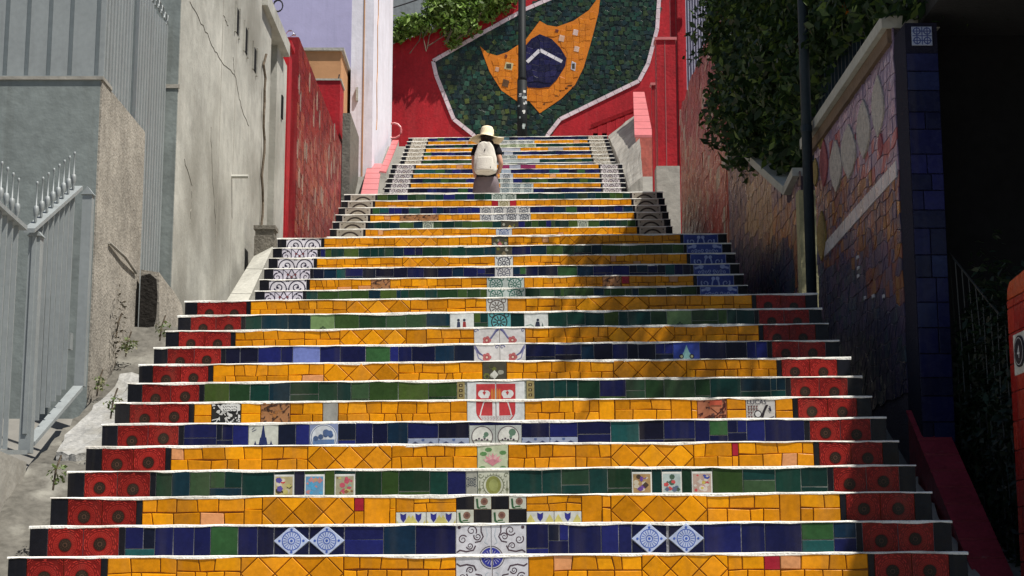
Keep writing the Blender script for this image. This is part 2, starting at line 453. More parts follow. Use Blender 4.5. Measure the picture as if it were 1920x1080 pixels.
def comic(c, ink, seed):
    r = random.Random(seed)
    for k in range(52):
        u, v = r.random()*c.w, r.random()*c.h; n = r.choice((3, 4, 5)); rr = r.uniform(.005, .014)
        a0 = r.random()*6
        c.poly([(u + rr*r.uniform(.5, 1.3)*math.cos(a0+2*math.pi*j/n), v + rr*r.uniform(.5, 1.3)*math.sin(a0+2*math.pi*j/n)) for j in range(n)], r.choice(ink))
        if k % 3 == 0: c.stroke([(u, v), (u+r.uniform(-.04, .04), v+r.uniform(-.03, .03)), (u+r.uniform(-.05, .05), v+r.uniform(-.04, .04))], .005, ink[0])
        if k % 4 == 3: c.up()
def text_polys(body, size):
    cu = bpy.data.curves.new('glyphs', 'FONT'); cu.body = body; cu.size = size; cu.resolution_u = 2
    o = bpy.data.objects.new('glyphs', cu); C.objects.link(o)
    dg = bpy.context.evaluated_depsgraph_get(); me = bpy.data.meshes.new_from_object(o.evaluated_get(dg))
    pl = [[(me.vertices[i].co.x, me.vertices[i].co.y) for i in p.vertices] for p in me.polygons]
    bpy.data.objects.remove(o); bpy.data.curves.remove(cu); bpy.data.meshes.remove(me)
    return pl
def picture_tile(c, kind, seed=1):
    r = random.Random(seed)
    if kind == 'bwcomic':
        comic(c, [(.55, .55, .53), (.62, .62, .6), (.02, .02, .02)], 5); c.up()
        for q in range(5): c.disc(c.w*(.42+.12*q), c.h-.026, .019, (.6, .6, .58), 12)
        c.up()
        for z in (.019, .034):
            for q in range(7): c.stroke([(c.w*.4+q*.011, c.h-z), (c.w*.4+q*.011+.006, c.h-z-.008+.004*(q % 3))], .0032, (.03, .03, .03))
    elif kind == 'browncomic': comic(c, [(.06, .03, .02), (.35, .15, .05), (.12, .07, .05)], 9)
    elif kind == 'orangecomic':
        comic(c, [(.07, .02, .015), (.42, .12, .06), (.12, .06, .05)], 12); c.up(); c.poly([(.05, 0), (.095, 0), (.085, .06), (.055, .05)], (.045, .035, .035))
        c.poly([(.065, c.h-.012), (.13, c.h-.012), (.13, c.h-.036), (.065, c.h-.036)], (.45, .09, .05))
    elif kind == 'lucas':
        for pl in text_polys('LUCAS', .034): c.poly([(u+.006, v+c.h-.033) for u, v in pl], INK)
        for z in (.045, .06, .078, .098):
            for q in range(4 if z < .07 else 2): c.stroke([(.01+q*.014, c.h-z), (.018+q*.014, c.h-z+.003), (.014+q*.014, c.h-z-.008)], .004, (.12, .04, .04))
        c.poly([(.055, 0), (.095, 0), (.09, .05), (.1, .085), (.118, .118), (.104, .118), (.085, .08), (.075, .04)], (.03, .025, .03))
        c.disc(.062, c.h-.085, .02, (.03, .025, .03), 14); c.up(); c.disc(.062, c.h-.085, .015, (.6, .6, .6), 14); c.stroke([(.1, .04), (.145, .055)], .006, INK); c.stroke([(.12, .1), (.13, .085), (.125, .11)], .006, INK)
    elif kind == 'church':
        k = (.02, .03, .10); u = c.w*.5
        c.poly([(u-.045, 0), (u+.05, 0), (u+.05, .05), (u-.045, .05)], k); c.poly([(u-.022, .05), (u+.022, .05), (u+.016, .085), (u-.016, .085)], k)
        c.poly([(u-.012, .085), (u+.012, .085), (u, c.h+.005)], k); c.poly([(0, 0), (.03, 0), (.03, .03), (0, .02)], k); c.poly([(c.w-.03, 0), (c.w, 0), (c.w, .035), (c.w-.02, .04)], k)
        for q in (-.04, .04): c.poly([(u+q-.006, .05), (u+q+.006, .05), (u+q, .07)], k)
        c.up()
        for q in range(6): c.poly([(u-.04+q*.015, .01), (u-.033+q*.015, .01), (u-.033+q*.015, .03), (u-.04+q*.015, .03)], (.3, .33, .45))
        c.stroke([(.018, c.h-.03), (.03, c.h-.02)], .003, k); c.stroke([(.02, c.h-.04), (.04, c.h-.03)], .003, k)
    elif kind == 'roundel':
        k = (.05, .09, .2); u, v = c.w/2, c.h-c.w/2
        c.disc(u, v, .47*c.w, (.55, .58, .62), 28); c.up(); c.ring(u, v, .42*c.w, .44*c.w, k, 28)
        c.poly([(u-.05, v-.06), (u+.05, v-.06), (u+.055, v-.01), (u-.055, v-.01)], (.10, .18, .36)); c.up()
        for q in (-.04, -.015, .01, .035): c.disc(u+q, v+.005+.01*math.sin(q*200), .014, k, 8)
        c.disc(u+.012, v+.025, .017, (.07, .12, .26), 9); c.disc(u+.032, v+.022, .014, (.07, .12, .26), 9)
    elif kind == 'star':
        u = c.w/2; c.disc(u, .015, .05, (.12, .16, .45), 16); c.up()
        for q in range(6): c.poly([(u, .01), (u+.045*math.cos(R(8+33*q-12)), .01+.045*math.sin(R(8+33*q-12))), (u+.055*math.cos(R(8+33*q)), .01+.055*math.sin(R(8+33*q))), (u+.045*math.cos(R(8+33*q+12)), .01+.045*math.sin(R(8+33*q+12)))], (.45, .03, .08))
    elif kind == 'cyan':
        u = c.w/2; v = .045; g = (.28, .52, .50)
        c.poly([(u-.07, v-.005), (u-.03, v+.012), (u, c.h-.015), (u+.03, v+.012), (u+.07, v-.005), (u+.04, v-.04), (u-.04, v-.04)], g); c.disc(u, v+.035, .024, g, 12); c.up()
        for m in (-1, 1): c.disc(u+m*.03, v+.028, .014, INK, 12); c.disc(u+m*.03, 0.005, .014, (.5, .45, .05), 12)
        c.up()
        for m in (-1, 1): c.disc(u+m*.03, v+.028, .008, (.55, .55, .3), 10)
    elif kind == 'pale':
        for q in range(5): c.disc(c.w*.52+.012*math.cos(R(72*q+90)), c.h*.42+.012*math.sin(R(72*q+90)), .007, (.05, .08, .04), 8)
    elif kind.startswith('photo'):
        n = int(kind[-1]); w, h = c.w, c.h
        bgc = [(.45, .38, .2), (.12, .27, .42), (.32, .30, .2), (.34, .22, .1), (.38, .45, .44), (.42, .3, .25)][n]
        c.poly([(.007, .008), (w-.007, .008), (w-.007, h-.01), (.007, h-.01)], bgc); c.up()
        pal = [[(.10, .08, .30), (.5, .04, .05), (.5, .45, .15), (.05, .04, .03), (.55, .5, .4)], [(.08, .3, .5), (.45, .2, .2), (.4, .25, .15)], [(.45, .08, .12), (.45, .4, .15), (.2, .1, .04), (.2, .35, .3)],
               [(.13, .06, .26), (.06, .04, .03), (.5, .45, .35), (.35, .2, .08)], [(.5, .08, .08), (.06, .1, .07), (.1, .13, .2)], [(.45, .07, .08), (.05, .07, .3), (.5, .4, .1), (.55, .5, .45)]][n]
        for q in range(16):
            u = r.uniform(.012, w-.012); v = r.uniform(.012, h-.014); a = r.uniform(.006, .016)
            u2, v2 = min(max(u, .008+a), w-.008-a), min(max(v, .01+a), h-.011-a); c.disc(u2, v2, a, r.choice(pal), r.choice((4, 5, 7)), sy=r.uniform(.6, 1.0))
            if q % 5 == 4: c.up()

# ------------------------------------------------------------------ rows of the risers
Y_ = [(.66, .255, .003), (.72, .29, .004), (.58, .215, .003), (.62, .235, .005), (.68, .26, .008), (.52, .195, .003)]
PEACH = [(.62, .28, .12), (.60, .30, .14)]
G_ = [(0.0059, 0.0311, 0.0266), (0.0074, 0.037, 0.0266), (0.0163, 0.0444, 0.0163), (0.0259, 0.0555, 0.0133), (0.0074, 0.0296, 0.0444), (0.0089, 0.0296, 0.0148), (0.0481, 0.0814, 0.0163), (0.0059, 0.0207, 0.0333), (0.0178, 0.0429, 0.0237), (0.0059, 0.0259, 0.0222), (0.0074, 0.037, 0.0333), (0.0407, 0.0814, 0.0222), (0.0333, 0.0666, 0.0296)]
B_ = [(0.0063, 0.0077, 0.035), (0.0084, 0.0098, 0.0525), (0.0126, 0.0154, 0.098), (0.007, 0.007, 0.021), (0.0105, 0.0126, 0.07), (0.0056, 0.021, 0.0455), (0.007, 0.0098, 0.0245), (0.0084, 0.0105, 0.0595), (0.014, 0.0175, 0.119)]
B2 = [(.012, .07, .07), (.03, .09, .03)]
PHOTOS = ['photo%d' % i for i in range(6)]

def jit(r, a=.003): return r.uniform(-a, a)

def field_yellow(x0, x1, h, r):
    out = []; x = x0
    lo = x0
    while x < x1 - .001:
        rem = x1 - x
        if rem > .1 and r.random() < .13:
            w = min(r.uniform(.07, .13), rem); out.append([(x, 0), (x+w, 0), (x+w+jit(r), h), (x, h)]); x += w; continue
        L = min(r.uniform(.28, .6), rem)
        if rem - L < .07: L = rem
        zm = h * r.uniform(.48, .58)
        for (z0, z1) in ((0, zm), (zm, h)):
            cuts = [x]
            while cuts[-1] < x + L - .13: cuts.append(cuts[-1] + r.uniform(.045, .12))
            if x + L - cuts[-1] < .04 and len(cuts) > 1: cuts.pop()
            cuts.append(x + L)
            tj = [jit(r, .006) for _ in cuts]; bj = [jit(r, .006) for _ in cuts]; mj = [jit(r, .004) for _ in cuts]
            tj[0] = tj[-1] = bj[0] = bj[-1] = 0
            for k in range(len(cuts) - 1):
                zz0 = [z0 + (mj[k] if z0 > 0 else 0), z0 + (mj[k+1] if z0 > 0 else 0)]
                zz1 = [z1 + (mj[k] if z1 < h else 0), z1 + (mj[k+1] if z1 < h else 0)]
                q = [(cuts[k]+bj[k], zz0[0]), (cuts[k+1]+bj[k+1], zz0[1]), (cuts[k+1]+tj[k+1], zz1[1]), (cuts[k]+tj[k], zz1[0])]
                if r.random() < .07 and cuts[k+1]-cuts[k] > .08:
                    t = r.uniform(.25, .75); s = r.uniform(.25, .75)
                    m0 = (q[0][0]+(q[1][0]-q[0][0])*t, q[0][1]+(q[1][1]-q[0][1])*t); m1 = (q[3][0]+(q[2][0]-q[3][0])*s, q[3][1]+(q[2][1]-q[3][1])*s)
                    out += [[q[0], m0, m1, q[3]], [m0, q[1], q[2], m1]]
                else: out.append(q)
        x += L
    return out

def field_diamond(x0, x1, h):
    out = []; n = max(2, round((x1-x0)/.14)); p = (x1-x0)/n; hp = min(p/2, .07)
    for k in range(n + 1):
        cx = x0 + p*k
        for poly in ([(cx+p/2, h), (cx, h-hp), (cx+p/2, h-2*hp), (cx+p, h-hp)], [(cx+p/2, h), (cx-p/2, h), (cx, h-hp)], [(cx, h-hp), (cx-p/2, h-2*hp-.0), (cx+p/2, h-2*hp)]):
            q = clip(poly, x0, x1, 0, h)
            if len(q) >= 3 and abs(area(q)) > .0003: out.append(q)
    return out

def field_slabs(x0, x1, h, r, big=False):
    out = []; x = x0
    while x < x1 - .001:
        w = r.uniform(.07, .17) if not big else r.uniform(.12, .19)
        if x1 - x - w < .05: w = x1 - x
        if r.random() < .42 and w > .08 and not big:
            zm = h * r.choice((.42, .3, .5, .25)) + jit(r, .006)
            if r.random() < .35:
                m = x + w*r.uniform(.35, .65); out += [[(x, 0), (x+w, 0), (x+w, zm), (x, zm)], [(x, zm), (m, zm), (m, h), (x, h)], [(m, zm), (x+w, zm), (x+w, h), (m, h)]]
            else: out += [[(x, 0), (x+w, 0), (x+w, zm), (x, zm+jit(r))], [(x, zm), (x+w, zm), (x+w, h), (x, h)]]
        else: out.append([(x, 0), (x+w, 0), (x+w, h), (x, h)])
        x += w
    return out

GROUT = {'Y': (.24, .09, .02), 'G': (.26, .28, .25), 'B': (.27, .27, .29)}
NOS = .006
shared = {}

def make_row(step, W, h, kind, ends, specials, r, individual=True, big=False):
    """tiles of one riser as children of the step object"""
    pal = {'Y': Y_, 'G': G_, 'B': B_}[kind]; nm = {'Y': 'yellow_tile', 'G': 'green_tile', 'B': 'blue_tile'}[kind]
    joined = MB()
    def put(name, polys_fn, key=None, loc=(0, 0, 0)):
        if not individual: polys_fn(joined, loc); return
        if key is not None and key in shared: link(name, shared[key], step, loc); return
        mb = MB(); polys_fn(mb, (0, 0, 0) if key is not None else loc)
        o = mb.build(name, M['ceramic'], step, loc if key is not None else (0, 0, 0))
        if key is not None: shared[key] = o.data
    def plain(name, poly, col, gap=.002, dy=0.0, ch=.0016):
        q = inset(poly if area(poly) > 0 else poly[::-1], gap)
        if len(q) < 3 or area(q) < .0001: return
        tl = (r.uniform(-.01, .01), r.uniform(-.026, .026)); shade = r.uniform(.86, 1.1)
        put(name, lambda mb, loc: slab(mb, q, 0, TT+dy, ch, tuple(x*shade for x in col), tl))
    def deco(name, x0, x1, z0, z1, base, fn, full=None, key=None, th=TT):
        if key is None:
            def f(mb, loc): fn(Canvas(mb, x0, x1, z0, z1, full, None, base, th))
            put(name, f)
        else:
            w = x1 - x0
            def f(mb, loc):
                b = MB(); fn(Canvas(b, 0, w, z0, z1, full, None, base, th)); i = len(mb.v)
                mb.v.extend([(p[0]+loc[0], p[1], p[2]) for p in b.v]); mb.f.extend([tuple(i+j for j in q) for q in b.f]); mb.c.extend(b.c)
            put(name, f, key, (x0, 0, 0))
    hk = round(h, 4)
    bw, tw, nw = .078, .155, .027
    # ends
    el, er = ends
    for side, ek in ((0, el), (1, er)):
        X = (lambda a: a) if side == 0 else (lambda a: W - a)
        def span(a, b): return tuple(sorted((X(a), X(b))))
        a, b = span(0, bw); plain('black_tile', [(a, 0), (b, 0), (b, h), (a, h)], BLK, .001)
        a, b = span(bw + 2*tw, bw + 2*tw + nw); plain('black_tile', [(a, 0), (b, 0), (b, h), (a, h)], BLK, .001)
        if ek == 'red':
            for q in range(2):
                a, b = span(bw + q*tw, bw + (q+1)*tw); vv = r.randrange(5); deco('red_medallion_tile', a, b, 0, h, tuple(x*(1, .84, 1.08, .92, .76)[vv] for x in (.19, .011, .009)), lambda c, vv=vv: red_medallion(c, vv), tw, ('red', hk, vv))
        else:
            a, b = span(bw, bw + 2*tw)
            fn, base = {'bwA': (scroll_a, (.62, .60, .66)), 'bwB': (scroll_b, (.60, .57, .66)), 'blA': (lambda c: blue_white(c), (.035, .055, .24)), 'blB': (lambda c: blue_white(c, True), (.045, .07, .27)),
                        'arch': (arch_tile, (.40, .36, .31)), 'ornA': (lambda c: orn_tile(c, (.08, .06, .07), (.4, .3, .24)), (.55, .50, .50)), 'ornB': (lambda c: orn_tile(c, (.20, .17, .13), (.45, .4, .28)), (.50, .46, .38))}[ek]
            deco('ornament_tile', a, b, 0, h, base, fn, 2*tw if ek[:2] == 'bw' else .2, (ek, hk))
    xa, xb = bw + 2*tw + nw, W - (bw + 2*tw + nw)
    occ = []
    for sp in specials:
        k, a, b = sp[0], sp[1], sp[2]
        if k == 'dia':
            for q in field_diamond(a, b, h): plain(nm, q, r.choice(pal), .0021, jit(r, .0008) + (.0 if max(p[1] for p in q) > h-.001 and len(q) == 3 else .003), .0024)
        elif k == 'accent':
            plain('red_tile', [(a, h*.5), (b, h*.5), (b, h), (a, h)], (.30, .015, .03)); plain(nm, [(a, 0), (b, 0), (b, h*.5), (a, h*.5)], r.choice(pal))
        elif k == 'tulip':
            for q in field_yellow(a, b, h*.55, r):
                q = [(x, z + h*.45) for x, z in q]
                plain(nm, q, r.choice(pal))
            def tul(c):
                n = max(1, round(c.w/.085))
                for j in range(n):
                    u = c.w*(j+.5)/n; v = c.h
                    c.poly([(u-.014, v-.004), (u, v-.012), (u+.014, v-.004), (u+.012, v-.03), (u, v-.046), (u-.012, v-.03)], (.03, .03, .2))
                    for m in (-1, 1): c.poly([(u+m*.043, v-.012), (u+m*.043+m*-.022, v-.05), (u+m*.043+m*.022, v-.05)], (.5, .45, .14))
            m = (a+b)/2
            for q0, q1 in ((a, m), (m, b)): deco('border_tile', q0, q1, 0, h*.45, (.52, .53, .5), tul, .056, None, TT+.003)
        elif k == 'checker':
            n = 4; w = (b-a)/n
            for j in range(n):
                for i2 in range(2):
                    z1 = h if i2 == 0 else h - w*.78; z0 = h - w*.78 if i2 == 0 else 0
                    if z1 - z0 < .01: continue
                    if (j + i2) % 2 == 0: plain('black_tile', [(a+j*w, z0), (a+(j+1)*w, z0), (a+(j+1)*w, z1), (a+j*w, z1)], BLK, .001)
                    else:
                        def rose(c, fl=(i2 == 1)):
                            u, v = c.w/2, c.h-.03
                            c.disc(u+.008, v+.004, .017, (.2, .11, .08), 10); c.disc(u+.008, v+.004, .009, (.13, .06, .05), 8)
                            c.stroke([(u-.025, v+.015), (u-.022, v-.02), (u-.01, v-.032), (u+.02, v-.03)], .009, (.03, .09, .04)); c.stroke([(u-.01, v-.02), (u+.012, v-.018)], .006, (.05, .12, .05))
                        deco('rose_tile', a+j*w, a+(j+1)*w, z0, z1, (.46, .47, .40), rose, .065)
        elif k == 'scroll2':
            m = (a+b)/2
            for q0, q1, mi in ((a, m, False), (m, b, True)): deco('scroll_tile', q0, q1, 0, h, (.52, .52, .56), lambda c, mi=mi: centre_scroll(c, mi, sp[3]), (q1-q0))
        elif k == 'flower2':
            m = (a+b)/2; low = sp[3]
            for q0, q1, mi in ((a, m, False), (m, b, True)):
                def fl(c, mi=mi):
                    s = -1 if mi else 1; e = c.w if mi else 0; k2 = (.10, .10, .22); X = lambda q: e + s*q*c.w
                    u, v = X(.5), (c.h-.075)
                    c.stroke([(X(.98), c.h-.005), (X(.86), c.h-.02), (X(.66), c.h-.065)] if not low else [(X(.02), c.h-.01), (X(.2), c.h-.05), (X(.4), c.h-.07)], .016, k2, True)
                    c.stroke([(X(.9), c.h-.002), (X(.7), c.h-.05), (X(.45), c.h-.09), (X(.15), c.h-.13)] if not low else [(X(.02), c.h-.002), (X(.18), c.h-.08), (X(.4), c.h-.1)], .006, (.2, .2, .34))
                    c.up()
                    for q in range(5): c.disc(u+.015*math.cos(R(72*q)), v+.015*math.sin(R(72*q)), .012, (.42, .12, .12), 10)
                    c.up(); c.disc(u, v, .006, (.6, .5, .4), 8); c.ring(u, v, .01, .013, (.25, .06, .06), 8)
                    c.spiral(X(.08) if not low else X(.9), c.h-.016, .014, 1, 0, 1, .006, k2, 10)
                deco('flower_tile', q0, q1, 0, h, (.58, .56, .55), fl, tw)
        elif k == 'bluedia':
            cx = (a+b)/2; hw = (b-a)/2; hv = min(hw, h/2)
            def bd(mb, loc):
                slab(mb, [(cx, h/2-hv), (cx+hw, h/2), (cx, h/2+hv), (cx-hw, h/2)], 0, TT+.003, .0016, (.42, .48, .66))
                c = Canvas.__new__(Canvas); c.mb = mb; c.x0 = cx-hw+.0012; c.x1 = cx+hw; c.z0 = 0; c.z1 = h; c.w = 2*hw; c.h = h; c.oz = 0; c.th = TT+.003; c.lay = 0; c.sub = 0
                k2 = (.05, .10, .38)
                for r0, r1 in ((.0, .006), (.012, .016), (.038, .042)): c.ring(hw, h/2, r0, r1, k2, 20)
                c.spokes(hw, h/2, .018, .036, 18, .0016, k2)
                for q in range(4): c.disc(hw+.052*math.cos(R(90*q)), h/2+.048*math.sin(R(90*q)), .006, k2, 6)
            put('blue_rosette_tile', bd)
            for pl in ([(a, 0), (cx, 0), (a, h/2)], [(cx, 0), (b, 0), (b, h/2)], [(b, h/2), (b, h), (cx, h)], [(cx, h), (a, h), (a, h/2)]): plain(nm, pl, B_[0], .003)
        elif k == 'photo':
            n = PHOTOS.index(sp[3]); m = .0
            deco('picture_tile', a, b, h*.06, h*.86, (.60, .60, .56), lambda c: picture_tile(c, sp[3], n+3), None, None, TT+.003)
            plain(nm, [(a, h*.86), (b, h*.86), (b, h), (a, h)], r.choice(pal)); plain(nm, [(a, 0), (b, 0), (b, h*.06), (a, h*.06)], r.choice(pal), .001)
        elif k == 'pic':
            base = {'bwcomic': (.02, .02, .02), 'browncomic': (.34, .16, .07), 'orangecomic': (.40, .15, .08), 'lucas': (.52, .50, .48), 'church': (.50, .51, .45), 'roundel': (.20, .24, .38), 'star': (.16, .20, .48), 'cyan': (.05, .08, .38), 'pale': (.16, .25, .10)}[sp[3]]
            deco('picture_tile', a, b, 0, h, base, lambda c: picture_tile(c, sp[3]), tw)
        elif k == 'crest_top' or k == 'crest_low':
            top = k == 'crest_top'; m = (a+b)/2; S = (b-a)/2
            for q0, q1, mi in ((a, m, False), (m, b, True)):
                def cr(c, mi=mi):
                    s = -1 if mi else 1; e = c.w if mi else 0; X = lambda q: e + s*q*c.w; rd = (.44, .045, .05); wt = (.6, .6, .6)
                    if top:
                        c.poly([(X(.32), 0), (X(1), 0), (X(1), c.h-.012), (X(.32), c.h-.012)], rd); c.up()
                        c.disc(X(.52), c.h-.066, .021, wt, 14); c.disc(X(.68), c.h-.066, .019, wt, 14); c.poly([(X(.42), c.h-.07), (X(.78), c.h-.07), (X(.74), c.h-.09), (X(.48), c.h-.09)], wt); c.up(); c.poly([(X(.54), c.h-.058), (X(.6), c.h-.075), (X(.66), c.h-.058), (X(.6), c.h-.05)], rd)
                        for q in (.86, .95): c.poly([(X(q), c.h-.035), (X(q+.05), c.h-.05), (X(q+.04), c.h-.11), (X(q-.02), c.h-.11), (X(q-.03), c.h-.06)], (.5, .17, .04))
                    else:
                        pts = [(X(1), 0.004)] + [(X(1-.68*math.sin(R(t))), .075-.071*math.cos(R(t))) for t in range(0, 91, 10)] + [(X(.32), c.h), (X(1), c.h)]
                        for j in range(1, len(pts)-2): c.poly([pts[0], pts[j], pts[j+1], (X(1), pts[j+1][1])] if j < len(pts)-3 else [(X(1), pts[j][1]), pts[j], pts[j+1], (X(1), c.h)], rd)
                        c.up(); c.stroke([(X(.46), .052), (X(.5), .08), (X(.58), c.h-.012), (X(.66), c.h)], .006, wt); c.stroke([(X(.93), c.h), (X(.93), .052)], .014, wt)
                        c.poly([(X(.40), .052), (X(1), .05), (X(1), .022), (X(.55), .022)], (.5, .48, .48)); c.up()
                        for q in range(5):
                            for z in (.028, .036, .044): c.stroke([(X(.5+.1*q+.03*(z == .036)), z), (X(.56+.1*q), z)], .002, (.28, .1, .1))
                deco('crest_tile', q0, q1, 0, h*(.95 if top else 1), (.58, .60, .60), cr, None)
            if top: plain(nm, [(a, h*.95), (b, h*.95), (b, h), (a, h)], G_[5], .0008)
        elif k == 'column':
            def colm(c):
                for q in range(4): c.poly([(.012, .015+q*.028), (c.w-.012, .015+q*.028), (c.w-.012, .03+q*.028), (.012, .03+q*.028)], (.06, .04, .02)); c.disc(c.w/2, .022+q*.028, .004, (.4, .35, .2), 6)
            deco('ornament_tile', a, b, 0, h, (.26, .21, .09), colm)
        elif k == 'roundels':
            m = (a+b)/2; zz = h*.86
            for q0, q1, s2 in ((a, m, 0), (m, b, 1)):
                def rd(c, s2=s2):
                    u, v = c.w/2, c.h-.058; c.disc(u, v, .05, (.56, .56, .52), 24); c.up(); c.ring(u, v, .051, .055, (.1, .07, .08), 26)
                    c.stroke([(u-.045, v-.02), (u+.045, v-.022)], .006, (.12, .14, .1))
                    for q in range(5): c.disc(u-.03+.014*q, v-.016+.006*(q % 2), .006, (.08, .06, .08), 7)
                    c.disc(u+.02, v+.012+.01*s2, .013+.006*s2, (.10, .17, .12), 8); c.disc(u+.012, v+.0, .008, (.12, .2, .15), 7)
                deco('roundel_tile', q0, q1, 0, zz, (.36, .38, .36), rd, .13, None, TT+.002)
            plain(nm, [(a, zz), (b, zz), (b, h), (a, h)], B_[4], .001)
        elif k == 'border':
            zz = h*.38
            def bo(c):
                n = max(1, round(c.w/.07))
                for j in range(n):
                    u = c.w*(j+.5)/n; c.poly([(u-.026, 0), (u+.026, 0), (u+.016, .024), (u, .034), (u-.016, .024)], (.05, .06, .12)); c.up(); c.poly([(u-.01, .004), (u+.01, .004), (u, .02)], (.42, .45, .5)); c.lay -= 1
                    c.disc(c.w*j/n, c.h-.008, .008, (.08, .12, .26), 8)
            m = (a+b)/2
            for q0, q1 in ((a, m), (m, b)): deco('border_tile', q0, q1, 0, zz, (.27, .31, .42), bo, None, None, TT+.002); plain(nm, [(q0, zz), (q1, zz), (q1, h), (q0, h)], r.choice(pal))
        elif k == 'lotus':
            def lo(c):
                u, v = c.w/2, c.h-.075
                for q, (du, dv) in enumerate(((-.045, .03), (.05, .035), (-.05, -.04), (.05, -.04), (-.02, .05))): c.disc(u+du, v+dv, .018, (.10, .22, .08), 7, sy=.6)
                c.up()
                for q in range(7): a0 = R(20+23*q); c.poly([(u, v-.02), (u+.034*math.cos(a0-.25), v-.015+.032*math.sin(a0-.25)), (u+.05*math.cos(a0), v-.015+.05*math.sin(a0)), (u+.034*math.cos(a0+.25), v-.015+.032*math.sin(a0+.25))], (.55, .25, .27) if q % 2 else (.6, .36, .36))
                c.up(); c.poly([(u-.035, v-.005), (u, v-.03), (u+.035, v-.005), (u, v+.005)], (.5, .2, .24))
            deco('lotus_tile', a, b, 0, h, (.44, .48, .33), lo, tw)
        elif k == 'medal':
            def me_(c):
                u, v = c.w/2, c.h-.075; g = (.16, .17, .11)
                c.ring(u, v, .046, .05, g, 24); c.spokes(u, v, .05, .056, 24, .002, g); c.disc(u, v, .036, (.20, .21, .06), 20, sy=1.2); c.up(); c.disc(u, v, .022, (.26, .28, .1), 16, sy=1.3)
                for q in (-1, 1): c.spiral(u+q*.06, v+.045, .014, 1, 0, q, .004, g, 10); c.stroke([(u+q*.064, v+.02), (u+q*.064, v-.045)], .004, g); c.disc(u+q*.064, v-.02, .008, g, 6)
            deco('medallion_tile', a, b, 0, h, (.46, .47, .38), me_, tw)
        elif k == 'lace':
            base = sp[3] if len(sp) > 3 else (.5, .52, .54); ink = sp[4] if len(sp) > 4 else (.05, .06, .08)
            def la(c):
                n = max(1, round(c.w/.16))
                for j in range(n): lace(c, ink, c.w*(j+.5)/n, c.h-.06, min(.055, c.w/n*.36))
            deco('ornament_tile', a, b, 0, h, base, la)
        elif k == 'dutch':
            deco('picture_tile', a, b, 0, h, (.60, .62, .60), lambda c: pic_dutch(c, sp[3]), tw)
        elif k == 'dark':
            def da(c):
                for q in range(9): c.disc(r.uniform(.02, c.w-.02), r.uniform(.02, c.h-.02), r.uniform(.008, .018), r.choice([(.12, .13, .03), (.3, .3, .25), (.05, .05, .03)]), 6)
                c.up(); c.poly([(c.w/2, c.h*.25), (c.w/2+.022, c.h*.45), (c.w/2, c.h*.65), (c.w/2-.022, c.h*.45)], sp[3])
            deco('ornament_tile', a, b, 0, h, (.06, .055, .04), da)
        elif k == 'plain':
            plain(sp[4] if len(sp) > 4 else 'ornament_tile', [(a, 0), (b, 0), (b, h), (a, h)], sp[3])
        occ.append((a, b))
    occ.sort(); x = xa; gaps = []
    for a, b in occ:
        if a - x > .012: gaps.append((x, a))
        x = max(x, b)
    if xb - x > .012: gaps.append((x, xb))
    for a, b in gaps:
        if kind == 'Y':
            for q in field_yellow(a, b, h, r): plain(nm, q, r.choice(PEACH) if r.random() < .03 else r.choice(pal), .0022, jit(r, .0012) + (.004 if min(p[1] for p in q) < .001 and max(p[1] for p in q) < h*.8 else 0.0), .0024)
        else:
            for q in field_slabs(a, b, h, r, big):
                col = r.choice(B2) if (kind == 'B' and r.random() < .1) else (r.choice(B_) if (kind == 'G' and r.random() < .08) else r.choice(pal))
                plain(nm, q, col, .0018, jit(r, .0012))
    if not individual and joined.f:
        o = joined.build('tile', M['ceramic'], step); o['kind'] = 'stuff'

def make_step(parent, XL, XR, d, ztop, r, tread, tilt, kind, ends, specials, seed, individual=True, big=False):
    W = XR - XL; h = r - NOS; rr = random.Random(seed)
    mb = MB(); g = GROUT[kind] if not big else (.08, .08, .08)
    mb.box(0, W, -.0030 if kind == 'Y' else -.0046, tread + .012, -.5, r - .001, (.47, .44, .38))
    mb.c[2] = g
    st = mb.build('step', M['cement'], parent, (XL, d, ztop - r - tilt*W/2))
    st.rotation_euler = (0, -math.atan(tilt), 0)
    n = max(24, int(W/.05)); nb = MB(); ring = []
    wob = 0; fz = 0; ph = rr.uniform(0, 6); ph2 = rr.uniform(0, 6)
    for k in range(n + 1):
        x = -.004 + (W+.008)*k/n; wob = .7*wob + rr.uniform(-.0035, .0035); fz = .6*fz + rr.uniform(-.0025, .0025)
        top = r + .001 + wob*.5; bot = r - .0105 + fz + .0028*math.sin(x*5.1+ph) + .002*math.sin(x*13.7+ph2) + (.004 if rr.random() < .06 else 0); bot = min(bot, r - .0055); fr = -.0105 + wob*.4
        ring.append([(x, fr+.002, bot), (x, fr, bot+.0015), (x, fr+.001, top-.0035), (x, fr+.006, top-.0005), (x, .05, r+.0015), (x, .05, r-.004), (x, -.0065, bot)])
    m = len(ring[0])
    for k in range(n):
        for j in range(m):
            j2 = (j+1) % m
            nb.face([ring[k][j], ring[k+1][j], ring[k+1][j2], ring[k][j2]], (.8, .8, .8))
    nb.face(ring[0][::-1], (.8, .8, .8)); nb.face(ring[-1], (.8, .8, .8))
    nb.build('nosing', M['nosing'], st, fix=True)
    make_row(st, W, h, kind, ends, specials, rr, individual, big)
    return st

def dz_from(w, y, Wm=4.0):
    a = FPX*Wm/w; v = (540-y)/FPX
    return a*CT - v*a*ST, a*ST + v*a*CT, a

# measured ends of each riser row in the photograph
RL = [17, 58, 97, 129, 163, 193, 217, 241, 262, 290, 312, 335, 348]
RR = [1813, 1783, 1746, 1716, 1684, 1661, 1634, 1616, 1595, 1573, 1553, 1541, 1533]
D0, Z0, A0 = dz_from(1796, 1039); D12, Z12, A12 = dz_from(1187, 557)
SL = (Z12 - Z0) / (D12 - D0)

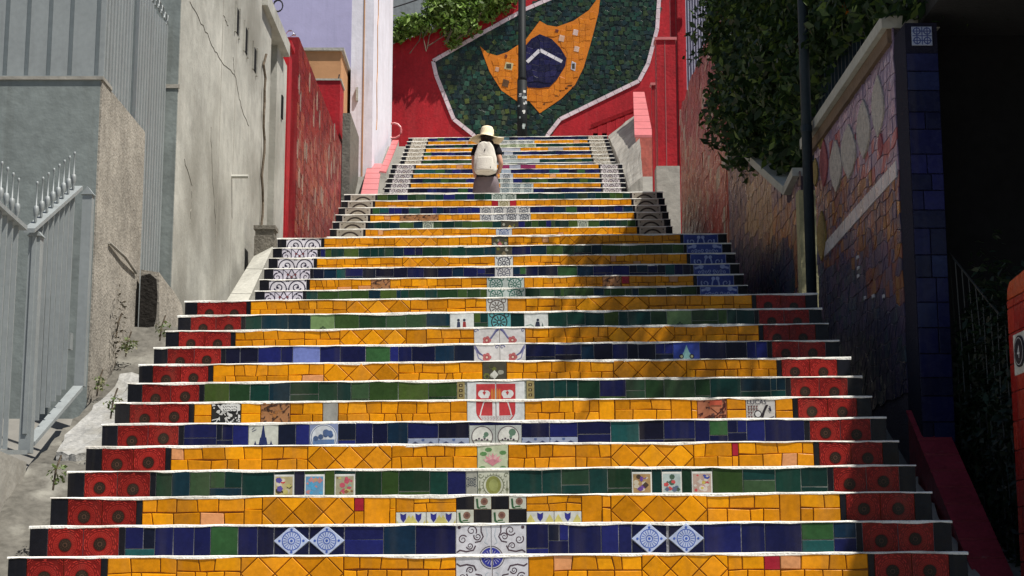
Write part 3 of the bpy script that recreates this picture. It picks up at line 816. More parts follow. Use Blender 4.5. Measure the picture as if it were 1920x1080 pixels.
def sp_px(L, Rr, W, lst):
    out = []
    for s in lst:
        f = lambda p: (p - L)/(Rr - L)*W
        out.append((s[0], f(s[1]), f(s[2])) + tuple(s[3:]))
    return out
ROWS = [
 ('Y', [('scroll2', 855, 991, True), ('dia', 453, 645), ('dia', 1203, 1364), ('accent', 1432, 1462)]),
 ('B', [('scroll2', 855, 987, False), ('bluedia', 515, 581), ('bluedia', 581, 647), ('bluedia', 1184, 1250), ('bluedia', 1253, 1319)]),
 ('Y', [('checker', 856, 987), ('dia', 493, 665), ('accent', 665, 683), ('tulip', 743, 856), ('tulip', 987, 1090), ('dia', 1145, 1325)]),
 ('G', [('medal', 896, 955), ('photo', 515, 553, 'photo0'), ('photo', 572, 610, 'photo1'), ('photo', 628, 667, 'photo2'), ('photo', 1184, 1222, 'photo3'), ('photo', 1240, 1278, 'photo4'), ('photo', 1296, 1335, 'photo5'), ('lace', 874, 895, (.3, .3, .26))]),
 ('Y', [('lotus', 895, 953), ('dia', 578, 735), ('dia', 1145, 1300), ('accent', 1372, 1384)]),
 ('B', [('roundels', 880, 978), ('pic', 467, 523, 'church'), ('pic', 581, 635, 'roundel'), ('border', 765, 880), ('border', 978, 1083)]),
 ('Y', [('crest_low', 876, 984), ('pic', 398, 453, 'bwcomic'), ('pic', 490, 545, 'browncomic'), ('plain', 606, 635, (.3, .3, .28)), ('pic', 1307, 1362, 'orangecomic'), ('pic', 1398, 1453, 'lucas')]),
 ('G', [('crest_top', 876, 984), ('column', 857, 872), ('column', 987, 1002)]),
 ('Y', [('dark', 905, 950, (.5, .5, .45)), ('dia', 608, 748), ('dia', 1150, 1287)]),
 ('B', [('flower2', 889, 986, True), ('pic', 550, 601, 'star'), ('pic', 1262, 1312, 'cyan')]),
 ('Y', [('flower2', 889, 985, False), ('dia', 638, 762), ('dia', 1140, 1265)]),
 ('G', [('dutch', 844, 889, 'folk'), ('dutch', 983, 1028, 'rider'), ('lace', 915, 958, (.1, .32, .34), (.03, .03, .03)), ('pic', 583, 628, 'pale'), ('pic', 1250, 1297, 'pale')]),
 ('Y', [('lace', 912, 952, (.5, .5, .48), (.12, .1, .09)), ('dia', 650, 770), ('dia', 1080, 1217)]),
]
def stairs():
    f1 = empty('stair_flight', 'lowest flight of tiled steps with red medallion tiles at both ends', 'stairs', (0, D0, Z0))
    r0 = (Z12-Z0)/12; t0 = (D12-D0)/12
    XL0 = (RL[0]-960)*A0/FPX; XR0 = (RR[0]-960)*A0/FPX
    F2a = dz_from(923, 540); F2b = dz_from(842, 442)
    F3a = dz_from(642, 427); F3b = dz_from(597, 362)
    F4a = dz_from(452, 352); F4b = dz_from(431, 308)
    F5a = dz_from(403, 298); F5b = dz_from(374, 256.5)
    def rel(f, X, Y, Z): return X, Y - f.location.y, Z - f.location.z
    def flight(f, k0, k1, da, za, db, zb, n, spec, endfn, land, tl, joinset, Xf, px, big=False):
        """steps k0..k1 (index 0 = first measured row, n-1 = last measured)"""
        r = (zb-za)/(n-1); t = (db-da)/(n-1)
        for k in range(k0, k1 + 1):
            d = da + t*k; z = za + r*k; xl, xr = Xf(k)
            kind, sp = spec(k)
            if sp:
                pl, pr = px(k); sp = sp_px(pl, pr, xr-xl, sp)
            x, y, zz = rel(f, xl, d, z)
            tr = t if k < k1 else land
            s = make_step(f, x, x + (xr-xl), y, zz, r, tr, tl(k), kind, endfn(k), sp, 1000*n + k + int(d*10), k not in joinset, big)
        return r, t
    tr_kinds = 'YBYGYBYG'
    # flight 1
    def s1(k): return ROWS[k] if k >= 0 else ('G' if k == -1 else 'Y', [])
    def X1(k):
        if k < 0: return XL0, XR0
        a = A0 + (A12-A0)*k/12
        return (RL[k]-960)*a/FPX, (RR[k]-960)*a/FPX
    l1 = F2a[0] - 3*(F2b[0]-F2a[0])/5 - D12
    flight(f1, -3, 12, D0, Z0, D12, Z12, 13, s1, lambda k: ('red', 'red'), l1 + .3, lambda k: .0056 + .0006*max(k, 0), {-3, -2, -1}, X1, lambda k: (RL[k], RR[k]))
    def lin(La, Ra, Lb, Rb, aa, ab, n):
        def X(k):
            t = min(max(k, 0), n-1)/(n-1); a = aa + (ab-aa)*t
            return (La+(Lb-La)*t-960)*a/FPX, (Ra+(Rb-Ra)*t-960)*a/FPX
        def px(k):
            t = k/(n-1); return La+(Lb-La)*t, Ra+(Rb-Ra)*t
        return X, px
    # flight 2
    f2 = empty('stair_flight', 'second flight of steps with black and white scroll tiles on the left end', 'stairs', (0, F2a[0], F2a[1]))
    S2 = [('G', [('lace', 913, 985, (.42, .48, .46), (.03, .12, .09))]), ('Y', [('lace', 913, 983, (.42, .48, .46), (.03, .12, .09)), ('pic', 696, 732, 'browncomic'), ('pic', 1130, 1165, 'browncomic'), ('accent', 1166, 1180)]),
          ('B', [('lace', 928, 962, (.5, .5, .5), (.1, .1, .14))]), ('Y', [('lace', 928, 962, (.55, .56, .56), (.03, .03, .05)), ('dia', 755, 842), ('dia', 1050, 1145)]),
          ('G', [('dark', 930, 960, (.2, .16, .1))]), ('Y', [('dark', 922, 953, (.4, .12, .12)), ('dia', 740, 820), ('dia', 1050, 1130)])]
    X, px = lin(479, 1402, 521, 1363, F2a[2], F2b[2], 6)
    t2 = (F2b[0]-F2a[0])/5; l2 = F3a[0] - 6*(F3b[0]-F3a[0])/5 - F2b[0]
    flight(f2, -3, 5, F2a[0], F2a[1], F2b[0], F2b[1], 6, lambda k: S2[k] if k >= 0 else ('YG'[k % 2], []), lambda k: (('bwB', 'blB') if k % 2 == 0 else ('bwA', 'blA')), l2 + .3, lambda k: .0115, {-3, -2, -1}, X, px)
    # flight 3
    f3 = empty('stair_flight', 'third flight of steps with grey arch pattern tiles at both ends', 'stairs', (0, F3a[0], F3a[1]))
    S3 = [('Y', [('lace', 930, 960, (.45, .48, .55), (.06, .1, .25)), ('dia', 770, 832), ('dia', 1070, 1140)]), ('G', [('dark', 940, 972, (.45, .3, .08)), ('lace', 793, 813, (.4, .45, .35)), ('lace', 1083, 1103, (.4, .45, .35))]),
          ('Y', [('lace', 900, 995, (.52, .53, .55), (.05, .06, .09)), ('pic', 750, 786, 'browncomic'), ('pic', 786, 822, 'browncomic')]), ('B', [('lace', 900, 994, (.5, .5, .5), (.06, .07, .1))]),
          ('Y', [('plain', 922, 934, (.36, .02, .03), 'red_tile'), ('lace', 934, 956, (.5, .46, .34), (.2, .17, .06)), ('plain', 956, 968, (.36, .02, .03), 'red_tile'), ('dia', 1075, 1110)]), ('G', [('lace', 922, 968, (.44, .5, .46), (.06, .1, .08))])]
    X, px = lin(619, 1261, 646, 1243, F3a[2], F3b[2], 6)
    l3 = F4a[0] - 10*(F4b[0]-F4a[0])/5 - F3b[0]
    flight(f3, -6, 5, F3a[0], F3a[1], F3b[0], F3b[1], 6, lambda k: S3[k] if k >= 0 else ('GY'[k % 2], []), lambda k: ('arch', 'arch'), l3 + .3, lambda k: .009, set(range(-6, 0)), X, px)
    # flights 4 and 5
    f4 = empty('stair_flight', 'fourth flight of steps with white scroll tiles at both ends, behind the hat', 'stairs', (0, F4a[0], F4a[1]))
    gz = (.40, .44, .42)
    S4 = [('B', [('lace', 937, 1000, gz, (.07, .12, .16))]), ('Y', [('lace', 938, 1000, gz, (.08, .12, .16))]), ('G', [('lace', 937, 962, gz, (.03, .04, .05))]), ('Y', [('lace', 937, 962, (.45, .47, .5), (.03, .04, .05))]), ('B', [('plain', 940, 958, (.36, .42, .5))]), ('Y', [('plain', 937, 955, (.25, .03, .1)), ('plain', 955, 976, (.4, .42, .5)), ('plain', 976, 1004, (.25, .03, .1))])]
    X, px = lin(721, 1174, 735, 1167, F4a[2], F4b[2], 6)
    l4 = F5a[0] - 3*(F5b[0]-F5a[0])/6 - F4b[0]
    flight(f4, -10, 5, F4a[0], F4a[1], F4b[0], F4b[1], 6, lambda k: S4[k] if k >= 0 else ('GY'[k % 2], []), lambda k: ('ornA', 'ornA'), l4 + .3, lambda k: .002, set(range(-10, 0)), X, px, True)
    f5 = empty('stair_flight', 'topmost flight of steps with beige scroll tiles, below the green mural', 'stairs', (0, F5a[0], F5a[1]))
    lt = (.42, .46, .42)
    S5 = [('G', [('plain', 937, 1012, (.38, .42, .42))]), ('Y', [('lace', 937, 970, lt)]), ('B', [('plain', 945, 962, (.3, .32, .36))]), ('Y', [('plain', 937, 976, (.36, .37, .42)), ('plain', 1028, 1056, (.3, .26, .24))]), ('G', [('lace', 937, 1005, (.40, .44, .30), (.1, .14, .06))]), ('Y', [('lace', 937, 1002, (.44, .46, .44), (.1, .12, .12))]), ('B', [('plain', 937, 955, (.06, .12, .14))])]
    X, px = lin(751, 1152, 766, 1139, F5a[2], F5b[2], 7)
    flight(f5, -3, 6, F5a[0], F5a[1], F5b[0], F5b[1], 7, lambda k: S5[k] if k >= 0 else ('YB'[k % 2], []), lambda k: ('ornB', 'ornB'), 6.0, lambda k: .012, {-3, -2, -1}, X, px, True)
    prof = [(-60, -1.65), (D0 - 3*t0 - 1.2, -1.65), (D0 - 3*t0 - .05, Z0 - 4*r0 - .1), (D12, Z12 - .22), (D12 + l1, Z12 - .22), (F2b[0], F2b[1]-.22), (F2b[0]+l2, F2b[1]-.22), (F3b[0], F3b[1]-.22), (F3b[0]+l3, F3b[1]-.22), (F4b[0], F4b[1]-.22), (F4b[0]+l4, F4b[1]-.22), (F5b[0], F5b[1]-.2), (F5b[0]+8, F5b[1]-.2), (400, F5b[1]+20)]
    return dict(prof=prof, land1=(D12, D12+l1, Z12), land2=(F2b[0], F2b[0]+l2, F2b[1]), land3=(F3b[0], F3b[0]+l3, F3b[1]), top=(F5b[0], F5b[1]), l4=(F4b[0], F4b[0]+l4, F4b[1]))

scene.cycles.max_bounces = 7
scene.cycles.diffuse_bounces = 4
scene.cycles.glossy_bounces = 3
scene.cycles.transmission_bounces = 3
INFO = stairs()
def hillside():
    mb = MB(); pr = INFO['prof']
    pr = [(d, z - (.55 if 4 < d < 26 else 0)) for d, z in pr]
    for (d0, z0), (d1, z1) in zip(pr[:-1], pr[1:]):
        mb.face([(-200, d0, z0), (200, d0, z0), (200, d1, z1), (-200, d1, z1)], (.3, .3, .3))
    struct(mb.build('ground', M['ground'], fix=True))
hillside()
def gz(d):
    pr = INFO['prof']
    for (d0, z0), (d1, z1) in zip(pr[:-1], pr[1:]):
        if d0 <= d <= d1: return z0 + (z1-z0)*(d-d0)/(d1-d0)
    return 0
XW = -2.65                      # line of the walls left of the stairs
XR_ = 2.30                      # line of the walls right of the stairs
def jag_strip(pa, pb, n, amp, col, seed, mb, th=.12):
    """uneven slab between edge polylines pa (left) and pb (right), each list of Vectors"""
    r = random.Random(seed)
    def at(pl, t):
        t *= len(pl)-1; i = min(int(t), len(pl)-2); return pl[i].lerp(pl[i+1], t-i)
    m = 6; grid = []
    for i in range(n+1):
        t = i/n; a, b = at(pa, t), at(pb, t); row = []
        for j in range(m+1):
            p = a.lerp(b, j/m); p = p + Vector((r.uniform(-amp, amp)*(1.4 if j == m else .5), r.uniform(-amp, amp)*.5, r.uniform(-amp, amp)*.6)); row.append(p)
        grid.append(row)
    for i in range(n):
        for j in range(m):
            mb.face([tuple(grid[i][j]), tuple(grid[i][j+1]), tuple(grid[i+1][j+1]), tuple(grid[i+1][j])], col)
        for j in (0, m):
            q = [tuple(grid[i][j]), tuple(grid[i+1][j]), tuple(grid[i+1][j]-Vector((0, 0, th))), tuple(grid[i][j]-Vector((0, 0, th)))]
            mb.face(q if j == 0 else q[::-1], col)
    for i in (0, n):
        for j in range(m): mb.face([tuple(grid[i][j]), tuple(grid[i][j+1]), tuple(grid[i][j+1]-Vector((0, 0, th))), tuple(grid[i][j]-Vector((0, 0, th)))], col)
    return grid

# ------------------------------------------------------------------ left side
def left_kerb():
    e = empty('stair_kerb', 'worn sloping concrete kerb beside the red flight with a whitewashed patch', 'kerb', (0, 0, 0))
    pa = [Vector((-2.62, 6.2, -.85)), Vector((-2.62, 7.4, -.22)), PX(0, 960, -2.6), PX(60, 868, -2.62), PX(125, 800, -2.62), PX(190, 735, -2.63), PX(252, 612, -2.63)]
    pb = [Vector((-2.12, p.y, p.z - .015)) for p in pa]
    mb = MB(); jag_strip(pa, pb, 46, .02, (.44, .40, .33), 3, mb, .3); mb.build('kerb_slab', M['kerbstone'], e, smooth=False)
    # whitewashed lump: thin crust sitting on the slab
    def kz(y):
        for p, q in zip(pa[:-1], pa[1:]):
            if p.y <= y <= q.y: return p.z + (q.z-p.z)*(y-p.y)/(q.y-p.y)
        return pa[-1].z
    wy = [9.15, 9.35, 9.6, 9.9, 10.2, 10.5, 10.75]; wa = [Vector((-2.56+.05*(k == 0)+.03*(k % 2), y, kz(y))) for k, y in enumerate(wy)]; wb = [Vector((-2.30+.06*math.sin(k*2.1)-.08*(k == 0), y+.02, kz(y))) for k, y in enumerate(wy)]
    mb = MB(); jag_strip([p+Vector((0, 0, .035)) for p in wa], [p+Vector((0, 0, .03)) for p in wb], 16, .018, (.7, .7, .68), 5, mb, .05); mb.build('whitewash_crust', M['whitecrust'], e)
    # rubble along the steps
    r = random.Random(11)
    for k in range(90):
        t = k/89; i = min(int(t*6), 5); p = pb[i].lerp(pb[i+1], t*6-i) + Vector((-.07+r.uniform(-.05, .06), r.uniform(-.05, .05), r.uniform(-.01, .03)))
        s = r.choice((.016, .02, .026, .034, .045)); mb = MB(); pts = []
        bm = bmesh.new(); bmesh.ops.create_icosphere(bm, subdivisions=1, radius=s)
        for v in bm.verts: v.co = Vector((v.co.x*r.uniform(.7, 1.3), v.co.y*r.uniform(.7, 1.3), v.co.z*r.uniform(.5, 1)))
        c = r.choice([(.4, .36, .3), (.3, .27, .22), (.5, .47, .42), (.22, .19, .15)])
        mb.v = [tuple(v.co) for v in bm.verts]; mb.f = [tuple(v.index for v in f.verts) for f in bm.faces]; mb.c = [c]*len(mb.f); bm.free()
        mb.build('rubble_stone', M['rubble'], e, tuple(p))
M['kerbstone'] = mat('worn_kerb_concrete', (.13, .122, .105), .95, var=.5, vscale=3, bump=.6, bscale=22, spec=.1, blotch=((.23, .22, .19), 4, .56, .7))
M['whitecrust'] = mat('whitewash', (.30, .295, .28), .9, var=.45, vscale=6, bump=.7, bscale=30, spec=.15, blotch=((.2, .19, .165), 7, .5, .75))
left_kerb()

def metal_gate():
    X = XW; e = empty('metal_gate', 'grey barred metal gate with a dipped top and spike finials', 'gate', tuple(PX(48, 835, X)))
    o = e.location
    def q(px, py): return PX(px, py, X) - o
    def postat(px, w, ytop, ybot, name='post'):
        p = q(px, ybot); t = q(px, ytop); mb = MB()
        mb.box(-w, w, -w, w, p.z, t.z, (.5,)*3); mb.prism([(-w*1.3, t.z), (w*1.3, t.z), (0, t.z+.05)], -w*1.3, w*1.3); mb.build(name, M['metal'], e, (p.x, p.y, 0))
    postat(48, .032, 430, 850); postat(150, .03, 352, 725); postat(-52, .03, 345, 850)
    fin = MB().lathe([(.005, 0), (.009, .012), (.006, .03), (.013, .045), (.016, .075), (.013, .095), (.005, .1), (.004, .17), (.0035, .215), (.007, .222), (.008, .23), (.005, .238), (.0, .239)], n=8)
    finme = fin.build('finial', M['metal'], e, (0, 0, -50), smooth=True); bpy_me = finme.data; bpy.data.objects.remove(finme)
    def leaf(pxa, ta, ba, pxb, tb, bb, n):
        A0_, B0_ = q(pxa, ta), q(pxa, ba); A1, B1 = q(pxb, tb), q(pxb, bb)
        for k in range(1, n):
            t = k/n; top = A0_.lerp(A1, t); bot = B0_.lerp(B1, t); mb = MB()
            mb.box(-.012, .012, -.006, .006, bot.z, top.z, (.5,)*3); mb.build('bar', M['metal'], e, (top.x, top.y, 0))
            link('finial', bpy_me, e, (top.x, top.y, top.z + .012))
        for (a, b, nm) in ((A0_, A1, 'top_rail'), (B0_, B1, 'bottom_rail')):
            d = Vector((.03, 0, 0)); u = Vector((0, 0, .012)); g = (b-a)*.01
            MB().hexa([a-d-u, a+d-u, b+d-u, b-d-u, a-d+u, a+d+u, b+d+u, b-d+u]).build(nm, M['metal'], e, fix=True)
    leaf(55, 432, 832, 146, 352, 727, 9); leaf(-46, 350, 848, 41, 428, 848, 8)
    MB().box(-.02, .02, -.03, .03, -.05, .05).build('lock_box', M['metal'], e, tuple(q(128, 640)))
metal_gate()

def left_walls():
    # low plinth below the gate
    a = PX(60, 866, -2.6); b = PX(0, 838, -2.62)
    mb = MB(); mb.hexa([(-3.3, 7.2, -.9), (-2.61, 7.2, -.9), (-2.61, 8.95, -.2), (-3.3, 8.95, -.2), (-3.3, 7.2, .70), (-2.61, 7.2, .70), (-2.61, 8.95, .605), (-3.3, 8.95, .605)])
    tag(mb.build('low_plinth', M['concrete'], fix=True), 'low smooth concrete plinth at the far left, under the barred gate', 'plinth')
    # house front + side with ledge
    c0 = PX(192, 150, XW); d0 = c0.y; d1 = PX(272, 260, XW).y; zt = c0.z
    e = empty('garden_wall', 'tall blue-grey garden wall with rough stucco side, behind the barred gate', 'wall', (XW, d0, gz(d0)))
    o = e.location
    mb = MB(); mb.box(-4.5, -.012, .0, .22, -1.2, zt - o.z, (.5,)*3); mb.build('front_wall', M['bluegrey'], e)  # blue-grey colour carries the shade on this unlit side
    mb = MB(); mb.box(-.24, 0, .005, d1-d0, -1.2, zt - o.z - .002, (.5,)*3); mb.build('side_wall', M['stucco'], e)
    mb = MB(); mb.box(-4.5, .008, -.012, .24, zt-o.z, zt-o.z+.022, (.5,)*3); mb.build('ledge', M['concrete'], e)
    p = PX(205, 455, XW+.01) - o; p2 = PX(255, 512, XW+.01) - o
    mb = MB(); mb.tube([p, p.lerp(p2, .5)+Vector((.012, 0, .01)), p2], .009, 6); mb.build('cable_conduit', M['concrete'], e)
    # panel fence on the front ledge
    f = empty('panel_fence', 'grey sheet metal panel fence on top of the blue-grey front wall', 'fence', (XW, d0 + .1, zt + .035))
    zt2 = 1.25
    posts = [-40, 13, 53, 94, 134, 184]
    xs = [P(p, 60, d0+.1).x - XW for p in posts]
    for k, x in enumerate(xs): MB().box(x-.012, x+.012, -.002, .02, 0, zt2).build('post', M['darkpost'], f)
    for k in range(len(xs)-1): MB().box(xs[k]+.013, xs[k+1]-.013, .0, .006, .02, zt2).build('metal_panel', M['metal'], f)
    MB().box(xs[-1]+.013, -.02, .0, .006, .02, zt2).build('metal_panel', M['metal'], f)
    MB().box(xs[0], -.02, -.02, .02, -.0, .02).build('bottom_rail', M['metal'], f)
    # slat fence along the stairs
    d2 = PX(312, 300, XW-.1).y
    s = empty('slat_fence', 'tall grey fence of vertical metal slats along the wall top', 'fence', (XW-.1, d0+.3, zt+.03))
    top = PX(315, 55, XW-.1).z - s.location.z
    n = 26; L = d2 - (d0+.3)
    lowd = d1 - (d0+.3)
    for k in range(n):
        y = L*k/(n-1); lo = 0 if y < lowd+.02 else INFO['land1'][2] - s.location.z
        MB().box(-.008, .008, -.022, .022, lo, top + .02*math.sin(k*.9)).build('slat', M['metal'], s, (0, y, 0))
    MB().box(-.03, -.009, 0, L, top*.9, top*.9+.04).build('rail', M['metal'], s)
    MB().box(-.03, -.009, 0, L, .12, .16).build('rail', M['metal'], s)
    MB().box(-.025, .025, L*.42-.05, L*.42+.05, 0, top+.05).build('post', M['darkpost'], s)
    MB().box(-.04, -.032, lowd+.05, L, INFO['land1'][2]-s.location.z, top*.95).build('backing_sheet', M['darkpost'], s)
    r = random.Random(4)
    for k in range(12):
        y = L*(.45+.55*k/11); c = MB(); pts = [(0, .05*math.cos(t*1.1), .05*math.sin(t*1.1)) for t in range(7)]
        c.tube(pts, .006, 5); c.build('scroll_finial', M['metal'], s, (0, y, top+.06+r.uniform(-.01, .02)))
    # buttress block at the landing
    bl = INFO['land1'][2]; a = PX(262, 560, -2.62); dd = a.y
    mb = MB(); z0 = bl-.15
    cs = [(0, PX(300, 512, -2.49).z), (.25, PX(312, 528, -2.47).z), (.5, PX(325, 545, -2.46).z), (.75, PX(334, 565, -2.45).z), (1.0, PX(339, 598, -2.45).z-.12)]
    L2 = .85; rr = random.Random(8)
    for k in range(4):
        (t0, za), (t1, zb) = cs[k], cs[k+1]
        mb.hexa([(-.13, t0*L2, z0), (.02+.05*t0, t0*L2, z0), (.02+.05*t1, t1*L2, z0), (-.13, t1*L2, z0), (-.13, t0*L2, za+.02), (0+.05*t0, t0*L2, za), (0+.05*t1, t1*L2, zb), (-.13, t1*L2, zb+.02)])
    b = mb.build('buttress_block', M['stucco'], None, (-2.49, dd, 0), fix=True); tag(b, 'weathered stone buttress block at the first landing, dark front face', 'buttress')
    zt_ = cs[0][1]; k = MB().prism([(-.124, z0+.12), (-.03, z0+.10), (-.008, z0+.2), (-.004, z0+.36), (-.016, zt_-.05), (-.06, zt_-.012), (-.122, zt_-.03)], -.022, -.002); k.build('shade_painted_face', M['paintedshade'], b, fix=True)  # black sheet paints the shadow on the block's front
M['paintedshade'] = mat('shade_black_stone', (.028, .025, .022), .95, var=.5, vscale=10, bump=.6, bscale=30, spec=.1)  # shadow tone for the buttress front
M['darkpost'] = mat('dark_grey_painted_metal', (.12, .14, .145), .5, var=.2, vscale=4, bump=.05)
left_walls()

def wiggle(pts, n=7, a=.02, seed=3):
    r = random.Random(seed + len(pts)); out = []
    for p, q in zip(pts[:-1], pts[1:]):
        for k in range(n): out.append(p.lerp(q, k/n) + Vector((0, r.uniform(-a, a), r.uniform(-a, a))))
    return out + [pts[-1]]
def grey_house():
    c = PX(331, 265, XW); d0 = c.y; d1 = PX(503, 300, XW).y
    e = empty('grey_house', 'tall grey rendered house side with three slit windows, left of the stairs', 'house', (XW, d0, gz(d0)))
    o = e.location; H = 8.2 - o.z
    MB().box(-4, 0, .0, d1-d0, -.6, H).build('wall', M['housewall'], e)
    MB().box(-.5, -.004, -.012, -.001, -.6, H).build('shaded_front', M['bluegrey'], e)  # thin blue-grey sheet paints the shade on the house front
    MB().box(-.5, .012, -.02, .0, PX(331, 161, XW).z-o.z, PX(331, 161, XW).z-o.z+.03).build('string_course', M['concrete'], e)
    for (px, y0, y1) in ((444, 14, 62), (460, 50, 98), (476.5, 88, 132)):
        a = PX(px-3.2, (y0+y1)/2, XW); b = PX(px+3.2, (y0+y1)/2, XW); zt = PX(px, y0, XW).z - o.z; zb = PX(px, y1, XW).z - o.z
        w = MB().box(-.0, .006, a.y-o.y, b.y-o.y, zb, zt).build('slit_window', M['black'], e)
        MB().box(0, .018, a.y-o.y-.03, a.y-o.y, zb-.03, zt+.03).build('jamb', M['housewall'], w); MB().box(0, .018, b.y-o.y, b.y-o.y+.03, zb-.03, zt+.03).build('jamb', M['housewall'], w)
    # projecting eave at the far end
    ez = PX(533, 105, XW).z - o.z; e0, e1 = PX(490, 50, XW).y - o.y, PX(534, 100, XW).y - o.y
    MB().box(.001, .06, e0, e1, ez, ez+.16).build('eave_slab', M['housewall'], e)
    MB().box(-.22, 0, d1-o.y+.001, e1, ez, ez+.155).build('lintel', M['housewall'], e)
    MB().box(-3.9, -.22, d1-o.y, d1-o.y+1.8, -.6, ez+.15).build('recessed_wall', M['housewall'], e)
    MB().box(-.219, -.02, d1-o.y+.62, d1-o.y+1.75, -.6, ez-.002).build('pilaster', M['housewall'], e)
    MB().box(-.02, -.005, d1-o.y+1.0, d1-o.y+1.1, PX(527, 215, XW).z-o.z, PX(527, 170, XW).z-o.z).build('slit_window', M['black'], e)
    mb = MB(); p0 = PX(497, 100, XW+.03)-o; p1 = PX(492, 425, XW+.03)-o; r = random.Random(2)
    mb.tube([p0.lerp(p1, t/14)+Vector((r.uniform(-.01, .01), r.uniform(-.035, .035), 0)) for t in range(15)], .014, 5); mb.build('dry_vine_stem', M['bark'], e)
    p0 = PX(434, 331, XW)-o; MB().tube([p0, p0+Vector((.16, 0, -.0))], .018, 8).build('drain_spout', M['housewall'], e)
    for px in (410, 437): 
        q = PX(px, 300, XW)-o; MB().box(0, .0015, q.y-.006, q.y+.006, -.3, H).build('render_joint', M['concrete'], e)
    for pts in (((356, 0), (385, 58), (410, 108), (440, 140)), ((418, 30), (428, 48)), ((437, 105), (440, 140), (452, 200), (466, 236)), ((395, 240), (398, 330), (404, 420)), ((345, 300), (360, 350), (356, 420))):
        MB().tube(wiggle([PX(x, y, XW)-o for x, y in pts]), .004, 4).build('crack', M['crackline'], e)
    # sloping kerb of second flight + stone post
    k = empty('pale_kerb', 'pale sloping kerb slab beside the second flight, against the grey house', 'kerb', tuple(PX(430, 565, -2.5)))
    oo = k.location
    a0, a1 = PX(418, 575, -2.55), PX(487, 462, -2.55); b0, b1 = PX(460, 575, -2.36), PX(512, 462, -2.36)
    a0, b0 = a0+(a0-a1)*.6, b0+(b0-b1)*.6
    for i in range(4):
        t0, t1 = i/4, (i+1)/4 - .004
        A, B, C_, D = a0.lerp(a1, t0)-oo, b0.lerp(b1, t0)-oo, b0.lerp(b1, t1)-oo, a0.lerp(a1, t1)-oo; dn = Vector((0, 0, -.25))
        MB().hexa([A+dn, B+dn, C_+dn, D+dn, A, B, C_, D]).build('kerb_slab', M['palekerb'], k, fix=True)
    s = PX(498, 462, -2.45); mb = MB(); w = .10; ht = PX(498, 425, -2.45).z - s.z
    for (z0, z1, ww) in ((-.3, ht*.45, w), (ht*.45, ht*.8, w*.92), (ht*.8, ht, w*1.08)): mb.box(-ww, ww, -ww, ww, z0, z1)
    st = mb.build('stone_post', M['darkstone'], None, tuple(s)); tag(st, 'short mossy dark stone post at the top of the pale kerb', 'post')
M['crackline'] = mat('crack_grey_brown', (.2, .19, .16), .95, var=.3, bump=0)  # grey-brown line colour of the cracks in the render
M['palekerb'] = mat('pale_worn_stone', (.40, .39, .345), .9, var=.25, vscale=3, bump=.35, bscale=25, spec=.15)
M['darkstone'] = mat('mossy_dark_stone', (.17, .155, .13), .95, var=.5, vscale=9, bump=.7, bscale=30, spec=.1)
grey_house()

